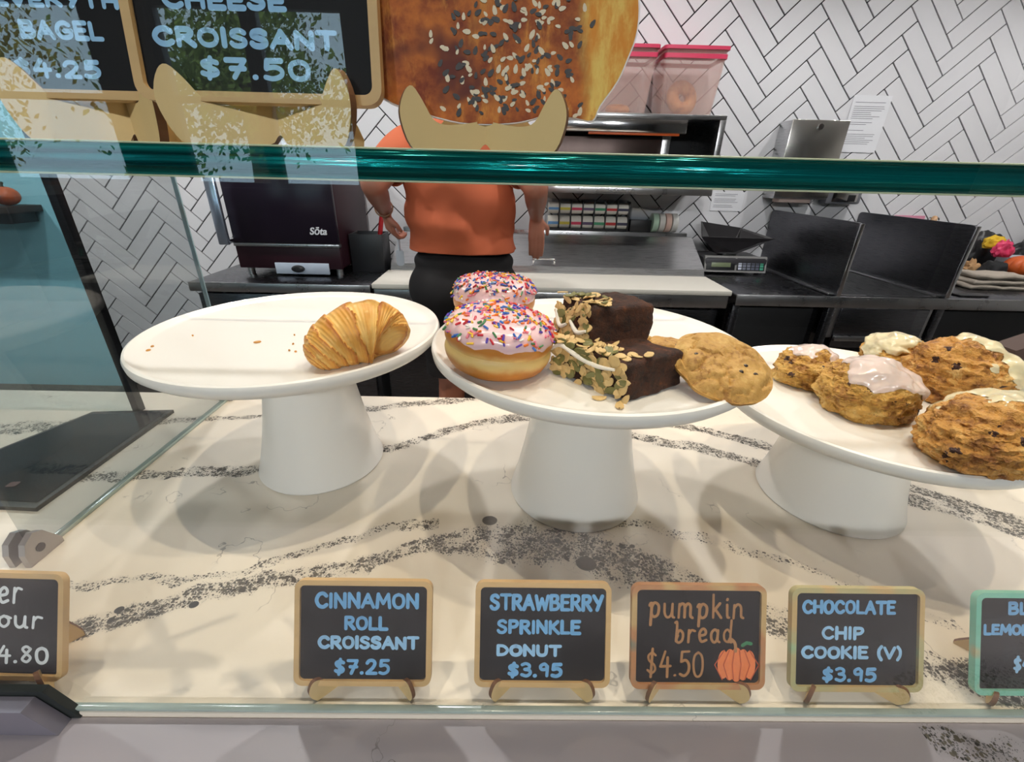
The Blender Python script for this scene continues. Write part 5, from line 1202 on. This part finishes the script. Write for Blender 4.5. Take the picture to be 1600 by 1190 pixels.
def hand(bm, wrist, dirv, palm_n, thumb_side, curl, k=1.0):
    d = Vector(dirv).normalized(); n = Vector(palm_n); n = (n-d*n.dot(d)).normalized(); s = d.cross(n)*thumb_side; w = Vector(wrist)
    pc = w+d*.045*k
    for off in (-.027, -.009, .009, .026): tcap(bm, w+d*.008+s*off*.6, w+d*.082*k+s*off, .014, .0115, 10)
    for off, L in ((.028, .070), (.010, .080), (-.009, .074), (-.027, .058)):
        b0 = w+d*.086*k+s*off; dd = (d*math.cos(curl*.5)+n*math.sin(curl*.5)); m1 = b0+dd*L*.5*k; de = (d*math.cos(curl*1.4)+n*math.sin(curl*1.4))
        m2 = m1+de*L*.32*k; d3 = (d*math.cos(curl*2.2)+n*math.sin(curl*2.2))
        tcap(bm, b0, m1, .0098, .009, 10); tcap(bm, m1, m2, .009, .0082, 10); tcap(bm, m2, m2+d3*L*.25*k, .0082, .007, 10)
    t0 = w+d*.028*k+s*.026; t1 = t0+(d*.55+s*.65+n*.3).normalized()*.038*k; t2 = t1+(d*.9+s*.15+n*.35).normalized()*.030*k
    tcap(bm, t0, t1, .0135, .0105, 10); tcap(bm, t1, t2, .0105, .0085, 10)
    return pc
bm = BM()
# torso, pelvis, neck, head (local coordinates, facing +y, away from the camera)
ell(bm, (.0, .0, 1.02), (.195, .135, .15)); ell(bm, (-.005, .0, 1.15), (.185, .125, .16)); ell(bm, (-.012, .01, 1.30), (.19, .125, .17)); ell(bm, (-.015, .03, 1.44), (.195, .115, .10))
tcap(bm, (-.015, .035, 1.50), (-.015, .06, 1.60), .062, .057); ell(bm, (-.015, .085, 1.705), (.076, .098, .122)); ell(bm, (-.015, .115, 1.655), (.058, .070, .070))
ell(bm, (-.015, .186, 1.69), (.013, .018, .022)); ell(bm, (-.095, .075, 1.69), (.010, .020, .030)); ell(bm, (.065, .075, 1.69), (.010, .020, .030))
SL, SR = Vector((-.205, .03, 1.47)), Vector((.175, .03, 1.47))
EL, ER = Vector((-.300, -.15, 1.345)), Vector((.275, -.14, 1.345))
wl_ = at_y(602, 330, 1.93); wr_ = at_y(838, 338, 1.92); off_ = Vector((PX, PY, 0)); WL, WR = wl_-off_, wr_-off_
for S_, E_, W_ in ((SL, EL, WL), (SR, ER, WR)):
    tcap(bm, S_, E_, .058, .044); tcap(bm, E_, E_+(W_-E_)*.35, .045, .043); tcap(bm, E_+(W_-E_)*.35, W_, .043, .027); tcap(bm, (S_.x*.55, S_.y, S_.z+.015), S_, .055, .058)
hand(bm, WL, (.12, .35, -1), (.8, .6, .1), 1, .95, .95); hand(bm, WR, (.06, .10, -1), (-.35, 1, .1), 1, .16, 1.05)
for s, hx in ((-1, -.075), (1, .105)):
    tcap(bm, (s*.10, 0, .95), (hx-.005*s, .01, .52), .098, .063); tcap(bm, (hx-.005*s, .01, .52), (hx, -.015, .36), .062, .060); tcap(bm, (hx, -.015, .36), (hx, .0, .09), .060, .038)
    tcap(bm, (hx, -.03, .045), (hx+.01*s, .12, .035), .042, .034); tcap(bm, (hx, .0, .10), (hx, -.02, .045), .040, .042)
M_SKIN = mat('skin', srgb(186, 122, 98), .5, var=.05, vscale=12, bmp=.05, bscale=300, sub=.12)
body = obj('body', bm, M_SKIN, pe_)
rm = body.modifiers.new('remesh', 'REMESH'); rm.mode = 'VOXEL'; rm.voxel_size = .0055; rm.use_smooth_shade = True
sm = body.modifiers.new('smooth', 'SMOOTH'); sm.iterations = 4; sm.factor = .5
# hair and eyes
bm = BM(); ell(bm, (-.015, .072, 1.725), (.086, .104, .118), 4)
for v in list(bm.verts): v.co += (v.co-Vector((-.015, .072, 1.725))).normalized()*(.006*fbm(v.co*40, 3))
bmesh.ops.delete(bm, geom=[v for v in bm.verts if v.co.y > .145 and v.co.z < 1.78 or v.co.z < 1.63], context='VERTS'); obj('hair', bm, mat('dark_brown_hair', (.03, .018, .012), .55, var=.3, vscale=80, aniso=(1, 1, .2)), pe_)
for s in (-1, 1):
    bm = BM(); ell(bm, (-.015+s*.03, .172, 1.715), (.012, .012, .010), 2); obj('eye', bm, mat('eye_white', (.8, .8, .78), .2), pe_)
def loft(rows, n=64, cap0=False, cap1=False, warp=None):
    bm = BM(); R = []
    for k, (c, ax, ay) in enumerate(rows):
        L = []
        for i in range(n):
            a = 2*PI*i/n; ca, sa = math.cos(a), math.sin(a); sq = .86   # slightly squared ellipse
            q = Vector((c[0]+ax*math.copysign(abs(ca)**sq, ca), c[1]+ay*math.copysign(abs(sa)**sq, sa), c[2]))
            if warp: q = warp(q, a, k/(len(rows)-1))
            L.append(bm.verts.new(q))
        R.append(L)
    for A, B in zip(R[:-1], R[1:]):
        for i in range(n): bm.faces.new((A[i], A[(i+1) % n], B[(i+1) % n], B[i]))
    return bm
def interp(keys, n):
    out = []
    P = catmull([Vector((k[0][2], k[1], k[2])) for k in keys], n); C_ = catmull([Vector(k[0]) for k in keys], n)
    return [((c.x, c.y, c.z), p.y, p.z) for c, p in zip(C_, P)]
def wr_shirt(q, a, t):
    # soft diagonal folds gathering at the small of the back and hem
    f = math.sin((q.z*34+q.x*16)+1.5*fbm(Vector((q.x*5, q.z*5, a)), 2)); w = max(0, 1-abs(q.z-1.20)/.22)
    d = Vector((math.cos(a), math.sin(a), 0)); return q+d*(.012*f*w+.010*fbm(Vector((q.x*7, q.y*7, q.z*9)), 3))
M_SHIRT = mat('orange_cotton', srgb(206, 104, 66), .85, var=.05, vscale=12, bmp=.3, bscale=900)
rows = interp([((.0, .0, 1.108), .214, .150), ((-.004, .0, 1.14), .213, .150), ((-.010, .0, 1.22), .207, .146), ((-.014, .008, 1.34), .207, .143), ((-.015, .02, 1.44), .212, .133), ((-.015, .03, 1.505), .188, .112), ((-.015, .036, 1.545), .118, .086), ((-.015, .04, 1.565), .078, .074)], 7)
sh = obj('t_shirt', loft(rows, 72, warp=wr_shirt), M_SHIRT, pe_)
sm_ = sh.modifiers.new('thickness', 'SOLIDIFY'); sm_.thickness = .004; sm_.offset = 1
for S_, E_ in ((SL, EL), (SR, ER)):
    bm = BM(); d = (E_-S_); P = [S_*1.0-d*.22, S_-d*.05, S_+d*.2, S_+d*.45, S_+d*.62]; tube(bm, catmull(P, 4), .07, 24, [.064+.012*math.sin(PI*k/16)+.004*(k/16) for k in range(17)])
    bm.faces.ensure_lookup_table(); bmesh.ops.delete(bm, geom=[bm.faces[-1]], context='FACES'); s_ = obj('sleeve', bm, M_SHIRT, sh)
    q_ = s_.modifiers.new('thickness', 'SOLIDIFY'); q_.thickness = .003
# shorts: one seat that divides into two legs
M_SHORT = mat('black_cotton', srgb(24, 20, 22), .8, var=.15, vscale=14, bmp=.3, bscale=700)
bm = BM()
ell(bm, (.0, .0, 1.06), (.205, .145, .075), 4); ell(bm, (.0, -.01, .95), (.232, .170, .16), 4)
for s, hx in ((-1, -.085), (1, .105)): tcap(bm, (s*.105, -.005, .92), (hx, .0, .64), .118, .098, 24)
for v in bm.verts: v.co += Vector((0, 0, 0))
st = obj('shorts', bm, M_SHORT, pe_)
rm = st.modifiers.new('remesh', 'REMESH'); rm.mode = 'VOXEL'; rm.voxel_size = .008; rm.use_smooth_shade = True
sm = st.modifiers.new('smooth', 'SMOOTH'); sm.iterations = 6; sm.factor = .5
for s, hx in ((-1, -.085), (1, .105)):
    bm = BM(); tube(bm, [(hx, .0, .66), (hx, .0, .60), (hx, .0, .565)], .1, 32, [.094, .097, .096]); obj('leg_hem', bm, M_SHORT, st)
# bracelet, shoes
bm = BM(); g = []
dW = (WL-EL).normalized(); aW = dW.orthogonal().normalized(); bW = dW.cross(aW); cW = EL+(WL-EL)*.86
for i in range(28):
    t = 2*PI*i/28; q = aW*math.cos(t)+bW*math.sin(t); g.append([bm.verts.new(cW+q*(.0345+.003*math.cos(b))+dW*.005*math.sin(b)) for b in (2*PI*j/8 for j in range(8))])
for i in range(28):
    for j in range(8): bm.faces.new((g[i][j], g[(i+1) % 28][j], g[(i+1) % 28][(j+1) % 8], g[i][(j+1) % 8]))
obj('bracelet', bm, mat('tan_beads', srgb(150, 110, 80), .5), pe_)
for s, hx in ((-1, -.075), (1, .105)):
    bm = BM(); ell(bm, (hx+.005*s, .045, .048), (.054, .145, .05), 4)
    for v in bm.verts: v.co.z = max(.002, v.co.z)
    obj('shoe', bm, M_BLACK, pe_)
# white spatula held in the left hand
hl = WL+off_+Vector((.030, .052, -.075))
sp_ = thing('spatula', 'white plastic spatula held in the left hand of the person', 'spatula', hl)
bm = BM(); tube(bm, [(0, 0, .03), (0, .003, -.03), (.0, .008, -.09)], .006, 10, [.006, .0065, .006]); obj('handle', bm, mat('white_plastic', srgb(214, 218, 226), .4), sp_)
bm = BM(); prism(bm, rrect(.034, .07, .012, 5), .004, Matrix.Translation((0, .012, -.12)) @ Matrix.Rotation(PI/2, 4, 'X')); obj('blade', bm, mat('white_plastic', srgb(214, 218, 226), .4), sp_)

# ------------------------------------------------------------------ ceiling lights, with added fill lamps
M_LENS = mat('lit_lens', (1, .93, .82), .4, emit=(1, .9, .76), estr=6)
def downlight(label, x, y, power, cone, col=(1, .84, .65), rad=.022, grp='ceiling downlights', z=ZC, aim=None):
    e = thing('downlight', label, 'ceiling light', (x, y, z), (0, 0, 0), grp)
    bm = BM(); lathe(bm, [(.045, -.003), (.06, -.008), (.066, -.004), (.066, 0), (.045, 0), (.045, -.003)], 36); obj('trim_ring', bm, mat('white_metal', (.8, .8, .8), .4), e)
    bm = BM(); lathe(bm, [(0, -.002), (.045, -.002), (.045, -.0005), (0, -.0005)], 28); obj('lens', bm, M_LENS, e)
    ld = bpy.data.lights.new('bulb', 'SPOT'); ld.energy = power; ld.spot_size = math.radians(cone); ld.spot_blend = .45; ld.shadow_soft_size = rad; ld.color = col
    lo = bpy.data.objects.new('bulb', ld); COL.objects.link(lo); lo.parent = e; lo.location = (0, 0, -.03)
    if aim: lo.rotation_euler = (Vector(aim)-Vector((x, y, z-.03))).to_track_quat('-Z', 'Y').to_euler()
    return e
for k, (x, y, pw) in enumerate(((-.36, .40, 45), (.16, .36, 50), (.62, .40, 42), (1.30, .38, 18))):
    downlight('warm downlight above the serving counter, %s of four' % ('leftmost', 'second from left', 'third from left', 'rightmost')[k], x, y, pw, 80, rad=.010)
for k, (x, y) in enumerate(((-3.3, 1.6), (-2.1, 1.7), (-.7, 1.75), (.7, 1.75), (2.1, 1.7), (3.3, 1.7))):
    downlight('neutral downlight above the kitchen aisle, %s from left' % ('added to brighten the painted wall, first', 'second', 'third', 'fourth', 'fifth', 'sixth')[k], x, y, 140 if k == 0 else 78, 132, (1, .97, .96), .05, 'kitchen downlights')  # leftmost lamp is unseen, added to brighten the blue wall
for k, (x, y) in enumerate(((-1.3, -3.3), (1.5, -3.3), (.1, -3.4))):
    downlight('added fill lamp standing in for window daylight above the guest side, %s' % ('by the windows', 'at the right', 'by the front wall')[k], x, y, (245, 210, 220)[k], 62, (.97, .98, 1.0), .12, 'added guest side fill lamps', aim=(.05, .35, 1.2))  # unseen aimed lamps, added in place of stronger daylight from the windows

# ------------------------------------------------------------------ outside: street, trees
struct(boxo('ground_outside', (-30, -40, -.15), (20, Y0-.16, -.02), mat('asphalt', srgb(120, 118, 114), .9, var=.1), bev=0))
M_LEAF = mat('leaf_green', srgb(134, 160, 62), .6, var=.35, vscale=2); M_LEAFY = mat('leaf_yellow', srgb(196, 178, 66), .6, var=.3, vscale=2); M_BARK = mat('bark', srgb(84, 66, 50), .9, var=.2, vscale=10, bmp=.5, bscale=40)
def tree(label, x, y, h, r, m, seed):
    e = thing('street_tree', label, 'tree', (x, y, -.02), (0, 0, 0), 'street trees outside')
    bm = BM(); tube(bm, catmull([Vector((0, 0, 0)), Vector((.1, 0, h*.35)), Vector((0, .1, h*.7))], 5), .15, 10, [.17-.008*k for k in range(11)]); obj('trunk', bm, M_BARK, e)
    rnd = random.Random(seed); bm = BM(); cl_ = [(rnd.gauss(0, r*.5), rnd.gauss(0, r*.5), h*.68+rnd.gauss(0, r*.45)) for _ in range(22)]
    for k in range(5200):
        c_ = Vector(cl_[k % 22])+Vector((rnd.gauss(0, .38), rnd.gauss(0, .38), rnd.gauss(0, .34))); n_ = Vector((rnd.gauss(0, 1), rnd.gauss(0, 1), rnd.gauss(0, 1))).normalized(); t_ = n_.orthogonal().normalized(); b_ = n_.cross(t_); s = rnd.uniform(.035, .07)
        bm.faces.new([bm.verts.new(c_+t_*s*1.3), bm.verts.new(c_+b_*s*.6+n_*.01), bm.verts.new(c_-t_*s*1.3), bm.verts.new(c_-b_*s*.6+n_*.01)])
    f_ = obj('foliage', bm, m, e, smooth=False, auto=False); f_['kind'] = 'stuff'
for k, (x, y, h, r, m) in enumerate(((-10.4, -8.6, 4.4, 1.5, M_LEAFY), (-8.2, -15.5, 5.6, 1.7, M_LEAF), (-4.6, -8.8, 4.2, 1.4, M_LEAF), (-1.6, -15.5, 5.2, 1.6, M_LEAFY))):
    tree('leafy street tree outside the storefront, %s' % ('yellowest one at the far left', 'green one before the left window', 'green one before the middle window', 'yellowish one before the right window')[k], x, y, h, r, m, k+3)
bpy.context.view_layer.update()
